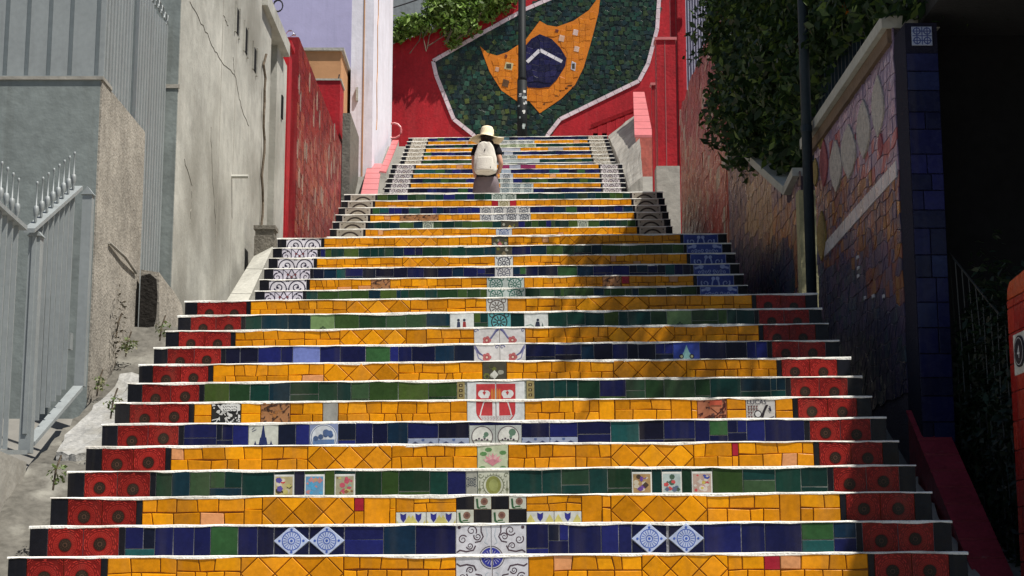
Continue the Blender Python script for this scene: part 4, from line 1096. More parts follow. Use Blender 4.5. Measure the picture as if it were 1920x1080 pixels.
def red_left():
    a = PX(548, 100, XW); d0 = a.y; d1 = PX(641, 240, XW).y
    e = empty('red_tiled_wall', 'red mosaic wall with pale streaks beside the third flight', 'wall', (XW, d0, gz(d0)))
    o = e.location; zt = PX(590, 145, XW).z - o.z; pz = PX(540, 82, XW).z - o.z
    MB().box(-.35, 0, .55, d1-d0, -.6, zt).build('wall_body', M['redtile'], e)
    MB().box(-.36, -.10, .0, .54, -.6, pz-.25).build('recess_face', M['redpaint'], e)
    MB().box(-.40, .0, -.28, -.002, -.6, pz).build('gate_post', M['redpaint'], e)
    MB().box(-.42, .03, -.30, .02, pz, pz+.07).build('post_cap', M['redpaint'], e)
    r = random.Random(21)
    cells = []; sx = .17; nx = int((d1-d0-.56)/sx); nz = 15
    for i in range(nx):
        for j in range(nz):
            y0_, z0_ = .56+i*sx, zt - (j+1)*.165; k4 = lambda: r.uniform(-.018, .018)
            c = r.choice([(.17, .009, .011), (.21, .012, .013), (.13, .008, .010), (.24, .022, .016)])
            if j > 3 and r.random() < .35: c = r.choice([(.27, .05, .03), (.30, .07, .04), (.25, .035, .028)])
            pale = r.random() < .12
            if pale: c = r.choice([(.34, .24, .18), (.32, .14, .10), (.28, .22, .18)])
            hh = r.choice((.16, .16, .10)) 
            q4 = [(y0_+.004+k4()*.3, z0_+.004+k4()*.3), (y0_+sx-.004+k4()*.3, z0_+.004+k4()*.3), (y0_+sx-.004+k4()*.3, z0_+.161), (y0_+.004, z0_+.161)]
            if pale: m_ = y0_+sx*.5; q4 = [(m_-.03, q4[0][1]-.05), (m_+.02, q4[1][1]-.06), (m_+.03, q4[2][1]+.03), (m_-.02, q4[3][1]+.05)]
            mb = MB(); t_ = (.012 if pale else .006)+r.uniform(-.002, .002)
            mb.hexa([(.0, q4[0][0], q4[0][1]), (t_, q4[0][0], q4[0][1]), (t_, q4[1][0], q4[1][1]), (0, q4[1][0], q4[1][1]), (0, q4[3][0], q4[3][1]), (t_, q4[3][0], q4[3][1]), (t_, q4[2][0], q4[2][1]), (0, q4[2][0], q4[2][1])], c)
            cells.append(mb)
    for k, mb in enumerate(cells): mb.build('red_tile', M['mosaic'], e)
    w = empty('razor_wire', 'coils of shiny razor wire on top of the red mosaic wall', 'wire', (XW-.15, d0+.7, o.z+zt))
    mb = MB(); pts = []
    for i in range(330):
        t = i/330; pts.append((.07*math.cos(i*.52)+.03*math.sin(i*.13), t*(d1-d0-.7), .08+.07*math.sin(i*.52)))
    mb.tube(pts, .005, 4, (.6, .6, .6)); mb.build('wire_coil', M['wire'], w)
    mb = MB()
    for i in range(0, 330, 3):
        p = pts[i]; mb.box(p[0]-.02, p[0]+.02, p[1]-.012, p[1]+.012, p[2]-.006, p[2]+.006, (.6,)*3)
    mb.build('barb', M['wire'], w)['kind'] = 'stuff'
    # buildings behind
    d = 27.5; b0 = P(572, 96, d); b1 = P(640, 96, d)
    h = empty('brown_house', 'small orange-brown flat-roofed house behind the red wall', 'house', (b0.x, d, gz(d)))
    MB().box(-.6, b1.x-b0.x, 0, 3, -.3, b0.z-gz(d)).build('wall', M['brown'], h); MB().box(-.65, b1.x-b0.x+.05, -.05, 3.05, b0.z-gz(d), b0.z-gz(d)+.05).build('roof_slab', M['palekerb'], h)
    a1 = P(593, 151, d-.6); a2 = P(638, 151, d-.6)
    MB().box(a1.x-b0.x, a2.x-b0.x, -.6, -.01, -.3, a1.z-gz(d)).build('annexe_wall', M['redpaint'], h); MB().box(a1.x-b0.x-.02, a2.x-b0.x+.02, -.62, -.01, a1.z-gz(d), a1.z-gz(d)+.03).build('annexe_coping', M['palekerb'], h)
    MB().tube([(a2.x-b0.x-.08, -.3, a1.z-gz(d)), (a2.x-b0.x-.05, -.3, a1.z-gz(d)+.2)], .012, 5).build('pipe', M['rubber'], h)
    d = 37.0; l0 = P(470, 0, d); l1 = P(660, 0, d)
    t = tag(MB().box(l0.x, l1.x, d, d+5, gz(d)-.5, l0.z+6).build('lavender_house', M['lavender']), 'plain lavender house wall rising behind the brown house', 'house')
    # lilac pier beside the top flights
    d = 28.6; p0 = P(655, 300, d); p1 = P(697, 300, d); dd = 33.2
    e = empty('lilac_house', 'weathered whitish-lilac corner of a house left of the top flight', 'house', (p0.x, d, gz(d)))
    ww = p1.x-p0.x; H = P(655, 0, d).z + 4 - gz(d)
    MB().box(0, ww, 0, dd-d, -.8, H).build('wall', M['lilac'], e)
    MB().box(ww*.55, ww*.60, -.012, 0.0, -.5, H).build('corner_crack', M['brown'], e)
    MB().box(.1, .14, -.05, 0, P(663, 190, d).z-gz(d), P(663, 165, d).z-gz(d)).build('wall_bracket', M['palekerb'], e)
    r = random.Random(5); mb = MB()
    pts = [(ww+.004, .8+.08*math.sin(k*1.3)+r.uniform(-.04, .04), 1.2+k*.22) for k in range(18)]
    mb.tube(pts, .012, 4); mb.build('wall_crack', M['brown'], e)
    x0 = P(641, 300, 26.5).x; x1 = P(656, 300, 26.5).x
    tag(MB().box(x0, x1, 26.5, 28.0, gz(26.5)-.3, P(648, 212, 26.5).z).build('dark_gatepost', M['darkstone']), 'narrow dark post between the red wall and the lilac house', 'post')
    # pink parapet stepping up beside the flights
    e = empty('pink_parapet', 'low pink tiled parapet climbing left of the upper flights', 'parapet', tuple(P(690, 362, 26.0)))
    o = e.location
    segs = [((676, 366), (690, 306), (707, 366), (716, 306), 25.6, 29.2), ((712, 320), (736, 262), (724, 322), (748, 262), 28.0, 32.4)]
    for (l0, l1, r0, r1, da, db) in segs:
        n = 6; A0_, A1 = P(*l0, da)-o, P(*l1, db)-o; B0_, B1 = P(*r0, da)-o, P(*r1, db)-o
        for k in range(n):
            t0, t1 = k/n, (k+1)/n - .012
            a, b, c, dd2 = A0_.lerp(A1, t0), B0_.lerp(B1, t0), B0_.lerp(B1, t1), A0_.lerp(A1, t1); dn = Vector((0, 0, -.03))
            MB().hexa([a+dn, b+dn, c+dn, dd2+dn, a, b, c, dd2]).build('coping_tile', M['pinktile'], e, fix=True)
        dn = Vector((0, 0, -1.2)); u = Vector((0, 0, -.031))
        MB().hexa([A0_+dn, B0_+dn, B1+dn, A1+dn, A0_+u, B0_+u, B1+u, A1+u]).build('parapet_wall', M['palekerb'], e, fix=True)
    p = P(738, 245, 33.0); mb = MB().tube([(.16*math.cos(k*.5), 0, .16*math.sin(k*.5)) for k in range(14)], .022, 6); 
    tag(mb.build('scroll_ornament', M['pinktile'], None, tuple(p)), 'small pink scroll ornament at the top end of the pink parapet', 'ornament')
M['wire'] = mat('galvanised_wire', (.6, .6, .6), .3, var=.1, bump=0, metal=.9)
M['pinktile'] = mat('pink_tile', (.52, .15, .15), .4, var=.25, vscale=5, bump=.1, bscale=20)
red_left()

# ------------------------------------------------------------------ mural wall at the top
def mural():
    D = 35.0
    def q(px, py): p = P(px, py, D); return (p.x, p.z)
    zb = gz(D) - .3
    e = empty('mural_wall', 'big red wall with a green, orange and blue mosaic emblem at the top', 'wall', (0, D, 0))
    out = [(q(700, 400)[0], zb), (q(1300, 400)[0], zb), q(1300, -90), q(1000, -90), q(945, 4), q(830, 50), q(760, 74), q(700, 96)]
    MB().prism(out, 0, .5, (.4, .02, .03)).build('wall_body', M['redpaint'], e, fix=True)
    green = [q(*p) for p in ((812, 115), (830, 170), (850, 222), (885, 252), (905, 275), (1018, 275), (1028, 252), (1050, 224), (1120, 190), (1198, 152), (1215, 120), (1232, 55), (1238, -40), (1060, -40), (985, 18), (905, 62))]
    orange = [q(*p) for p in ((900, 87), (914, 100), (932, 105), (952, 98), (985, 76), (1012, 40), (1026, 48), (1044, 51), (1075, 40), (1104, 20), (1126, -10), (1122, 25), (1108, 80), (1094, 128), (1078, 160), (1052, 186), (1012, 213), (992, 190), (972, 192), (940, 170), (918, 135))]
    blue = [q(*p) for p in ((1012, 65), (1034, 74), (1050, 90), (1062, 110), (1060, 124), (1044, 150), (1030, 164), (1012, 166), (990, 165), (982, 152), (976, 120), (984, 88), (996, 74))]
    def bed(poly, y, col, name):
        mb = MB(); mb.prism(poly, y, .0, col); mb.build(name, M['mosaic'], e, fix=True)
    bed(green, -.012, (.012, .02, .016), 'green_bed')
    r = random.Random(31); cells = []
    x0, x1 = min(p[0] for p in green), max(p[0] for p in green); z0, z1 = q(0, 262)[1], q(0, 0)[1] + .1
    s = .112; ny = int((z1-z0)/s)+1; nx = int((x1-x0)/s)+1
    pal = [(.02, .05, .03), (.01, .045, .03), (.008, .022, .015), (.009, .032, .02), (.012, .042, .022), (.018, .036, .013), (.006, .018, .02), (.008, .02, .009), (.012, .028, .03), (.008, .016, .014), (.03, .05, .013), (.016, .03, .016)]
    for j in range(ny):
        for i in range(nx):
            cx = x0 + (i+.5+(.25 if j % 2 else -.25))*s; cz = z0 + (j+.5)*s
            if not inside((cx, cz), green) or inside((cx, cz), orange): continue
            cx += r.uniform(-.03, .03); cz += r.uniform(-.03, .03); a = r.uniform(-.3, .3) if r.random() < .75 else r.uniform(-.8, .8); w, h = s*r.uniform(.36, .52), s*r.uniform(.36, .52)
            pts = [(cx + u*w*math.cos(a) - v*h*math.sin(a), cz + u*w*math.sin(a) + v*h*math.cos(a)) for u, v in ((-1, -1), (1, -1), (1, 1), (-1, 1))]
            bright = (cx < q(960, 0)[0] and r.random() < .14)
            col = r.choice([(.07, .09, .02), (.06, .075, .035), (.03, .085, .055)]) if bright else r.choice(pal)
            px, py = proj(cx, D, cz)
            cells.append((pts, col, (px < 1000) + r.random()))
    cells.sort(key=lambda c: -c[2])
    rest = MB()
    for k, (pts, col, _) in enumerate(cells):
        if k < 300: mb = MB(); slab(mb, pts, -.012, .012+jit(r, .003), .002, col); mb.build('green_tile', M['mosaic'], e)
        else: slab(rest, pts, -.012, .012+jit(r, .003), .002, col)
    if rest.f: o = rest.build('green_tile', M['mosaic'], e); o['kind'] = 'stuff'
    mb = MB(); mb.prism(orange, -.03, 0, (.56, .19, .012)); mb.build('orange_field', M['orangefield'], e, fix=True)
    mb = MB(); mb.prism(blue, -.042, 0, (.008, .006, .034)); mb.build('blue_disc', M['mosaic'], e, fix=True)
    for poly, hole, s2, pal2, nm2, yb, th2 in ((orange, blue, .135, [(.56, .17, .008), (.58, .18, .009), (.53, .16, .008), (.59, .185, .010)], 'orange_tile', -.03, .007), (blue, None, .13, [(.010, .008, .045), (.007, .006, .028), (.014, .012, .06), (.008, .007, .035)], 'blue_tile', -.042, .007)):
        px0, px1 = min(p[0] for p in poly), max(p[0] for p in poly); pz0, pz1 = min(p[1] for p in poly), max(p[1] for p in poly); GG = {}
        for i in range(int((px1-px0)/s2)+2):
            for j in range(int((pz1-pz0)/s2)+2): GG[i, j] = (px0+(i+r.uniform(-.22, .22))*s2, pz0+(j+r.uniform(-.22, .22))*s2)
        for (i, j) in list(GG):
            if (i+1, j+1) not in GG or (i+1, j) not in GG or (i, j+1) not in GG: continue
            q4 = [GG[i, j], GG[i+1, j], GG[i+1, j+1], GG[i, j+1]]
            if not all(inside(p, poly) for p in q4) or (hole and any(inside(p, hole) for p in q4)): continue
            q5 = inset(q4, .003)
            if len(q5) < 3 or area(q5) < .001: continue
            mb = MB(); slab(mb, q5, yb, th2+r.uniform(-.002, .003), .003, r.choice(pal2)); mb.build(nm2, M['mosaic'], e)
    def band(pts, w, name, y0, y1, col, piece):
        for k in range(len(pts)-1):
            a, b = Vector(pts[k]), Vector(pts[k+1]); L = (b-a).length; t = (b-a)/L; n = Vector((-t.y, t.x))*w/2; m = max(1, int(L/piece))
            for i in range(m):
                p0, p1 = a + t*L*i/m + t*.004, a + t*L*(i+1)/m - t*.004
                pl = [tuple(p0-n), tuple(p1-n), tuple(p1+n), tuple(p0+n)]
                if area(pl) < 0: pl = pl[::-1]
                MB().prism(pl, y1, y0, col).build(name, M['mosaic'], e)
    band([q(988, 118), q(1012, 95), q(1054, 117)], .075, 'white_band_tile', 0, -.052, (.6, .58, .6), .14)
    wt = (.62, .5, .53)
    band([q(1050, -10), q(985, 18), q(905, 62), q(812, 115), q(818, 142), q(830, 172), q(851, 224), q(886, 252), q(908, 276)], .085, 'outline_tile', 0, -.03, wt, .2)
    band([q(1238, -40), q(1232, 55), q(1215, 120), q(1198, 152), q(1120, 190), q(1050, 224), q(1028, 252), q(1018, 276)], .085, 'outline_tile', 0, -.03, wt, .2)
    # small set-in tiles on the orange field
    for (px, py, w, h, col) in ((954, 125, 18, 16, (.45, .38, .2)), (948, 157, 14, 16, (.10, .05, .02)), (932, 131, 8, 10, (.5, .3, .2)), (1079, 62, 11, 13, (.55, .4, .35)), (1053, 73, 12, 14, (.55, .35, .25)), (1081, 93, 11, 12, (.55, .38, .3)), (1044, 59, 7, 7, (.12, .03, .02)), (1075, 125, 10, 19, (.45, .45, .5)), (949, 106, 5, 7, (.15, .04, .02))):
        a = q(px-w/2, py+h/2); b = q(px+w/2, py-h/2); cx, cz = (a[0]+b[0])/2, (a[1]+b[1])/2; hw, hh = (b[0]-a[0])/2, (b[1]-a[1])/2
        mb = MB(); slab(mb, [(cx-hw, cz-hh*.6), (cx+hw*.6, cz-hh), (cx+hw, cz+hh*.6), (cx-hw*.6, cz+hh)], -.03, .012, .002, col)
        if px in (954, 1075): slab(mb, [(cx-hw*.5, cz-hh*.5), (cx+hw*.5, cz-hh*.5), (cx+hw*.5, cz+hh*.5), (cx-hw*.5, cz+hh*.5)], -.03, .016, .002, (.06, .05, .03))
        mb.build('picture_tile', M['mosaic'], e)
    for k in range(14):    # dark missing chips low on the orange field
        px = 1020 + k*4.2; py = 190 - k*2.5 + r.uniform(-9, 7); a = q(px, py); w = r.uniform(.03, .06)
        mb = MB(); slab(mb, [(a[0]-w, a[1]-.015), (a[0]+w*.6, a[1]-.02), (a[0]+w, a[1]+.02), (a[0]-.01, a[1]+.012)], -.03, .004, .001, (.09, .035, .01)); mb.build('chip', M['mosaic'], e)
    # lamp post in front of the wall
    d = 33.6; p = P(979, 262, d); zb2 = gz(d)+.2
    l = empty('lamp_post', 'dark lamp post plastered with stickers in front of the green mural', 'lamp post', (p.x, d, zb2))
    zt = P(979, -40, d).z - zb2; kz = P(979, 152, d).z - zb2
    MB().tube([(0, 0, 0), (0, 0, kz)], .105, 14).build('shaft_base', M['darkpost2'], l, smooth=True)
    MB().tube([(0, 0, kz), (0, 0, kz+.08), (0, 0, zt)], [.105, .085, .08], 14).build('shaft', M['darkpost2'], l, smooth=True)
    for k in range(16):
        z = r.uniform(P(979, 250, d).z-zb2, kz-.2); a = r.uniform(-2.6, -.6); w = r.uniform(.03, .06); hh = r.uniform(.03, .06); rad = .109
        mb = MB(); c = r.choice([(.55, .55, .52), (.4, .42, .42), (.25, .3, .28)])
        mb.face([(rad*math.cos(a-w*5), rad*math.sin(a-w*5), z), (rad*math.cos(a+w*5), rad*math.sin(a+w*5), z), (rad*math.cos(a+w*5), rad*math.sin(a+w*5), z+hh), (rad*math.cos(a-w*5), rad*math.sin(a-w*5), z+hh)], c)
        i = len(mb.v); mb.face([(x*.98, y*.98, zz) for x, y, zz in reversed(mb.v[:4])], c)
        mb.build('sticker', M['paint'], l)
    # red balustrade at lower right of the wall
    d = 34.3; a = P(1108, 238, d); b = P(1192, 205, d)
    e2 = empty('red_balustrade', 'low red balustrade with dark square openings below the mural', 'balustrade', (a.x, d, gz(d)))
    L = b.x-a.x; za = a.z-gz(d); zc = b.z-gz(d)
    MB().hexa([(0, 0, za-.03), (L, 0, zc-.03), (L, .15, zc-.03), (0, .15, za-.03), (0, -.02, za+.05), (L, -.02, zc+.05), (L, .17, zc+.05), (0, .17, za+.05)]).build('top_rail', M['redpaint'], e2, fix=True)
    for k in range(6): x = L*k/5; z = za+(zc-za)*k/5-.03; MB().box(x-.045, x+.045, .01, .13, -.2, z).build('baluster', M['redpaint'], e2)
    MB().box(0, L, .14, .2, -.2, za-.1).build('opening_dark_sheet', M['black'], e2)  # black sheet paints the darkness inside the openings
M['darkpost2'] = mat('dark_green_post_paint', (.010, .012, .013), .6, var=.3, vscale=5, bump=.1, spec=.15)
M['orangefield'] = mat('orange_mosaic', (.54, .16, .008), .45, var=.25, vscale=6, bump=.15, bscale=30, spec=.3)
mural()

# ------------------------------------------------------------------ right side
def side_frame(name, label, cat, dfar):
    e = empty(name, label, cat, (XR_, dfar, 0), -math.pi/2); return e
def loc2(px, py, dfar, X=XR_):
    p = PX(px, py, X); return (dfar - p.y, p.z)
def mosaic_fill(e, outline, colfn, s, dfar, seed, limit=300, name='mosaic_tile', y0=0.0, dim=.85):
    r = random.Random(seed); xs = [p[0] for p in outline]; zs = [p[1] for p in outline]; cells = []
    nx = int((max(xs)-min(xs))/s)+1; nz = int((max(zs)-min(zs))/s)+1
    G = {}
    for i in range(nx+1):
        for j in range(nz+1): G[i, j] = (min(xs)+(i+r.uniform(-.2, .2))*s, min(zs)+(j+r.uniform(-.22, .22))*s)
    for i in range(nx):
        for j in range(nz):
            q = [G[i, j], G[i+1, j], G[i+1, j+1], G[i, j+1]]; c = (sum(p[0] for p in q)/4, sum(p[1] for p in q)/4)
            if not inside(c, outline): continue
            px, py = proj(XR_, dfar - c[0], c[1])
            if py > 1100 or py < -40: continue
            parts = [q] if r.random() < .6 else [[q[0], q[1], q[2]], [q[0], q[2], q[3]]]
            for p in parts:
                p2 = inset(p if area(p) > 0 else p[::-1], .0022)
                if len(p2) >= 3 and area(p2) > .0004: cells.append((p2, tuple(x*dim for x in colfn(px, py, r))))
    cells.sort(key=lambda c: -area(c[0])); rest = MB()
    for k, (p, c) in enumerate(cells):
        if k < limit: mb = MB(); slab(mb, p, y0, .008+jit(r, .002), .0015, c, (r.uniform(-.03, .03), r.uniform(-.04, .04))); mb.build(name, M['mosaic'], e)
        else: slab(rest, p, y0, .008+jit(r, .002), .0015, c)
    if rest.f: o = rest.build(name, M['mosaic'], e); o['kind'] = 'stuff'

def right_walls():
    # --- near mosaic wall
    dn = PX(1688, 400, XR_).y; df = PX(1532, 400, XR_).y
    e = side_frame('mosaic_wall', 'purple and brown mosaic wall with leaf shapes and a white diagonal band', 'wall', df)
    zt = PX(1600, 160, XR_).z; zb = gz(dn) - .6; L = df - dn
    mb = MB(); mb.prism([(0, zb), (L, zb), (L, zt), (0, zt)], 0, .25, (.10, .08, .09)); mb.build('wall_body', M['cement'], e, fix=True)
    def col1(px, py, r):
        if py > 500 - (px-1535)*.05 and (px < 1625 or py > 560): return r.choice([(.05, .05, .09), (.06, .05, .10), (.04, .04, .07), (.08, .06, .11), (.05, .07, .09)])
        if py > 330: return r.choice([(.20, .06, .04), (.24, .09, .03), (.12, .07, .13), (.10, .07, .11), (.06, .05, .12), (.26, .11, .03), (.15, .05, .06), (.07, .06, .13), (.16, .07, .07), (.05, .05, .10)])
        if px > 1560 and py > 255 and r.random() < .3: return (.36, .08, .09)
        return r.choice([(.24, .18, .28), (.20, .15, .25), (.28, .21, .29), (.18, .14, .24), (.24, .17, .24)])
    mosaic_fill(e, [(0, zb+.5), (L, zb+.5), (L, zt), (0, zt)], col1, .088, df, 41)
    c0 = MB(); c0.box(-.25, L+.02, -.07, .28, zt, zt+.075, (.55, .53, .46)); c0.build('coping', M['palekerb'], e)
    c1 = MB(); c1.box(-.2, L, -.035, .0, zt-.09, zt-.002, (.16, .1, .06)); c1.build('coping_moulding', M['rustbrown'], e)
    for (px, y0, y1, w, c) in ((1650, 140, 258, 22, 0), (1623, 186, 298, 24, 0), (1595, 232, 336, 27, 0), (1571, 262, 360, 22, 0), (1548, 262, 350, 14, 1), (1655, 250, 292, 8, 1), (1541, 246, 280, 12, 2), (1532, 296, 350, 10, 2), (1544, 395, 490, 16, 2)):
        def lp(dx, yy): return loc2(px+dx, yy, df)
        pts = []
        for k in range(7): t = k/6; pts.append(lp(w/2*math.sin(math.pi*t)**.8 if t < 1 else 0, y1+(y0-y1)*t))
        for k in range(5, 0, -1): t = k/6; pts.append(lp(-w/2*math.sin(math.pi*t)**.8, y1+(y0-y1)*t))
        if area(pts) < 0: pts = pts[::-1]
        mb = MB(); slab(mb, pts, 0, .02, .004, [(.46, .41, .37), (.34, .09, .10), (.28, .2, .06)][c]); mb.build('leaf_relief', M['pebble'], e)
    a, b = loc2(1548, 470, df), loc2(1684, 316, df); va, vb = Vector(a), Vector(b); n = 12; t = (vb-va)/n; nn = Vector((-t.y, t.x)).normalized()*.05
    for k in range(n):
        p0, p1 = va+t*k+t*.03, va+t*(k+1)-t*.03; q = [tuple(p0-nn), tuple(p1-nn), tuple(p1+nn), tuple(p0+nn)]
        mb = MB(); slab(mb, q if area(q) > 0 else q[::-1], 0, .014, .002, (.5, .48, .49)); mb.build('white_band_tile', M['mosaic'], e)
    for (px, py) in ((1611, 480), (1612, 500), (1640, 553), (1625, 556), (1660, 553), (1612, 515)):
        p = loc2(px, py, df); mb = MB(); slab(mb, [(p[0]-.03, p[1]-.02), (p[0]+.03, p[1]-.02), (p[0]+.03, p[1]+.0), (p[0]-.03, p[1]+.005)], 0, .014, .002, (.55, .54, .56)); mb.build('white_chip', M['mosaic'], e)
    # --- navy tiled pillar facing the camera
    x1 = P(1747, 400, dn).x; zt2 = PX(1690, 52, XR_).z
    g = empty('tiled_pillar', 'dark navy tiled pillar at the near end of the mosaic wall', 'pillar', (XR_, dn-.30, zb))
    W = x1 - XR_
    MB().box(-.001, W, 0, .29, 0, zt2-zb, (.012, .012, .025)).build('pillar_core', M['cement'], g)
    r = random.Random(6); z = PX(1690, 790, XR_).z - zb - .4
    while z < zt2-zb-.26:
        h = r.uniform(.09, .16); m = W*r.choice((.35, .5, .62, 1, 1))
        for a, b in (((0, m), (m, W)) if m < W else ((0, W),)):
            mb = MB(); slab(mb, [(a+.003, z+.003), (b-.003, z+.003), (b-.003, z+h-.003), (a+.003, z+h-.003)], 0, .01, .002, r.choice([(.012, .014, .06), (.016, .018, .085), (.01, .012, .04), (.014, .02, .07)])); mb.build('navy_tile', M['ceramic'], g)
        z += h
    x0, x2 = .035, .155; z1 = PX(1690, 60, XR_).z-zb; z0 = PX(1690, 97, XR_).z-zb
    mb = MB(); c = Canvas(mb, x0, x2, z0, z1, None, None, (.30, .34, .46), .012); k2 = (.05, .07, .2)
    for u in (.25, .5, .75): c.stroke([(c.w*u, .005), (c.w*u, c.h-.005)], .006, k2); c.stroke([(.005, c.h*u), (c.w-.005, c.h*u)], .006, k2)
    c.up()
    for u in (.25, .75):
        for v in (.25, .75): c.ring(c.w*u, c.h*v, .016, .023, k2, 12)
    mb.build('patterned_tile', M['ceramic'], g)
    # --- second mosaic wall with zigzag top
    d1 = PX(1500, 400, XR_).y; d2 = PX(1366, 400, XR_).y
    e = side_frame('zigzag_mosaic_wall', 'dark mosaic wall with a zigzag white-edged top, behind the pole', 'wall', d2)
    zb2 = INFO['land1'][2] - .5
    top = [loc2(px, py, d2) for px, py in ((1366, 314), (1392, 278), (1422, 312), (1482, 366), (1500, 330))]
    top = [top[0]] + [(x, z) for x, z in top[1:]]
    L = top[-1][0]; x0 = top[0][0]
    out = [(x0, zb2), (L, zb2)] + top[::-1]
    MB().prism(out, 0, .25, (.08, .06, .08)).build('wall_body', M['cement'], e, fix=True)
    def col2(px, py, r):
        v = abs(px-1445)*1.3
        if py > 455 - 0*v and px < 1490: return r.choice([(.03, .04, .08), (.04, .05, .10), (.03, .05, .07), (.05, .04, .09)])
        if 1400 < px < 1450 and 335 < py < 440: return r.choice([(.32, .22, .15), (.28, .18, .12), (.36, .24, .14), (.3, .2, .17)])
        if px > 1440 and py > 380: return r.choice([(.30, .12, .05), (.2, .08, .05), (.1, .06, .1), (.25, .14, .08)])
        return r.choice([(.15, .10, .14), (.12, .08, .13), (.18, .12, .12), (.22, .14, .12), (.1, .08, .12)])
    mosaic_fill(e, [(x, z) for x, z in out], col2, .13, d2, 43)
    for k in range(len(top)-1):
        a, b = Vector(top[k]), Vector(top[k+1]); n = Vector((-(b-a).y, (b-a).x)).normalized()
        pl = [tuple(a), tuple(b), tuple(b+n*.07), tuple(a+n*.07)]
        if area(pl) < 0: pl = pl[::-1]
        MB().prism(pl, -.06, .28, (.5, .48, .44)).build('coping', M['palekerb'], e, fix=True)
    d = d1+.05; MB().box(L+.005, L+.15, -.04, .2, zb2, top[-1][1]-.15, (.3, .27, .15)).build('end_post', M['ochre'], e)
    # --- salmon wall
    d3 = PX(1277, 300, XR_).y
    e = side_frame('salmon_wall', 'streaky salmon-red tiled wall right of the third flight', 'wall', d3)
    zt3 = PX(1310, 120, XR_).z; L = d3 - d2
    MB().box(0, L-.004, 0, .3, INFO['land2'][2]-.6, zt3, (.4, .1, .08)).build('wall_body', M['salmon'], e)
    def col3(px, py, r):
        if r.random() < .14: return r.choice([(.40, .30, .22), (.38, .2, .14), (.34, .27, .2)])
        return r.choice([(.34, .05, .04), (.30, .035, .032), (.38, .07, .05), (.26, .03, .03), (.36, .09, .06)]) if py > 250 else r.choice([(.30, .03, .03), (.34, .05, .045), (.26, .025, .028)])
    mosaic_fill(e, [(0, zt3-3.2), (L-.02, zt3-3.2), (L-.02, zt3), (0, zt3)], col3, .18, d3, 47, dim=.95)
    # --- corrugated panel and red piers further up
    d = 23.6; a = P(1285, 0, d); b = P(1345, 0, d)
    g = empty('corrugated_sheet', 'lilac corrugated metal sheet above the salmon wall', 'sheet', (a.x, d, PX(1285, 190, XR_).z-1.0))
    n = 12; mb = MB(); W = b.x-a.x; H = a.z + 2 - g.location.z
    for k in range(n*2): 
        x0, x1 = W*k/(2*n), W*(k+1)/(2*n); y0, y1 = (.0, .04) if k % 2 == 0 else (.04, .0); mb.face([(x0, y0, 0), (x1, y1, 0), (x1, y1, H), (x0, y0, H)], (.3, .3, .4)); mb.face([(x0, y0+.006, H), (x1, y1+.006, H), (x1, y1+.006, 0), (x0, y0+.006, 0)], (.3, .3, .4))
    mb.build('sheet_metal', M['lilacmetal'], g); MB().box(-.03, W+.03, .03, .08, H*.8, H*.8+.05).build('rail', M['lilacmetal'], g)
    d = 23.2; zl = INFO['land3'][2]
    def pier(name, label, pa, pb, ptop, dd, base=None, m='redpaint'):
        a, b = P(pa, 300, dd), P(pb, 300, dd); e = empty(name, label, 'pillar', (a.x, dd, gz(dd)-.3)); o = e.location; W = b.x-a.x
        zt = P(pa, ptop, dd).z - o.z
        z0 = P(pa, base, dd).z - o.z if base else 0
        MB().box(0, W, 0, W*.9, z0, zt).build('shaft', M[m], e); MB().box(-.02, W+.02, -.02, W*.9+.02, zt, zt+.04).build('cap', M['pinktile'], e)
        if base: MB().box(-.03, W+.03, -.03, W, 0, z0).build('base', M['concrete'], e)
        MB().box(W*.42, W*.47, -.004, 0, z0, zt).build('tile_joint', M['mortarred'], e)
    pier('red_pillar', 'tall red pillar on a grey base near the third landing', 1234, 1270, 75, 23.0, 312)
    pier('red_pillar', 'dark red pillar rising out of frame beside the lilac sheet', 1262, 1284, -80, 24.0, None)
    pier('red_pillar', 'narrow dark red pillar behind the two larger ones', 1224, 1238, 160, 25.2, None)
    e = empty('red_stair_parapet', 'salmon tiled parapet end with a sloping pink top by the fourth flight', 'parapet', tuple(P(1191, 343, 29.2))); o = e.location
    def q(px, py, d): return P(px, py, d)-o
    dn = Vector((0, 0, -1.0))
    nl, nr, fl, fr = q(1192, 258, 29.2), q(1224, 258, 29.2), q(1189, 176, 32.4), q(1208, 176, 32.4)
    nb, nb2, fb, fb2 = q(1192, 344, 29.2), q(1224, 344, 29.2), q(1189, 300, 32.4), q(1208, 300, 32.4)
    MB().hexa([nb, nb2, fb2, fb, nl, nr, fr, fl]).build('parapet_wall', M['salmon'], e, fix=True)
    up = Vector((0, 0, .05)); g = Vector((0, 0, .003)); ex = Vector((.02, 0, 0))
    for k in range(7):
        t0, t1 = k/7, (k+1)/7-.01; a, b, c, d_ = nl.lerp(fl, t0)-ex, nr.lerp(fr, t0), nr.lerp(fr, t1), nl.lerp(fl, t1)-ex
        MB().hexa([a+g, b+g, c+g, d_+g, a+up, b+up, c+up, d_+up]).build('sloping_coping', M['pinktile'], e, fix=True)
    MB().hexa([nb+dn, nb2+dn, fb2+dn, fb+dn, nb-g, nb2-g, fb2-g, fb-g]).build('base', M['concrete'], e, fix=True)
    # concrete flank right of the top flights
    d = 27.0; pa = [P(1178, 352, 26.5), P(1165, 310, 28.5), P(1150, 275, 31), P(1140, 255, 33)]; pb = [P(1205, 330, 26.5), P(1200, 270, 28.5), P(1195, 235, 31), P(1190, 215, 33)]
    mb = MB(); jag_strip(pa, pb, 14, .012, (.5, .47, .4), 9, mb, 1.0); o = mb.build('concrete_flank', M['concrete'], None); tag(o, 'pale rough concrete flank slope right of the topmost flight', 'kerb')
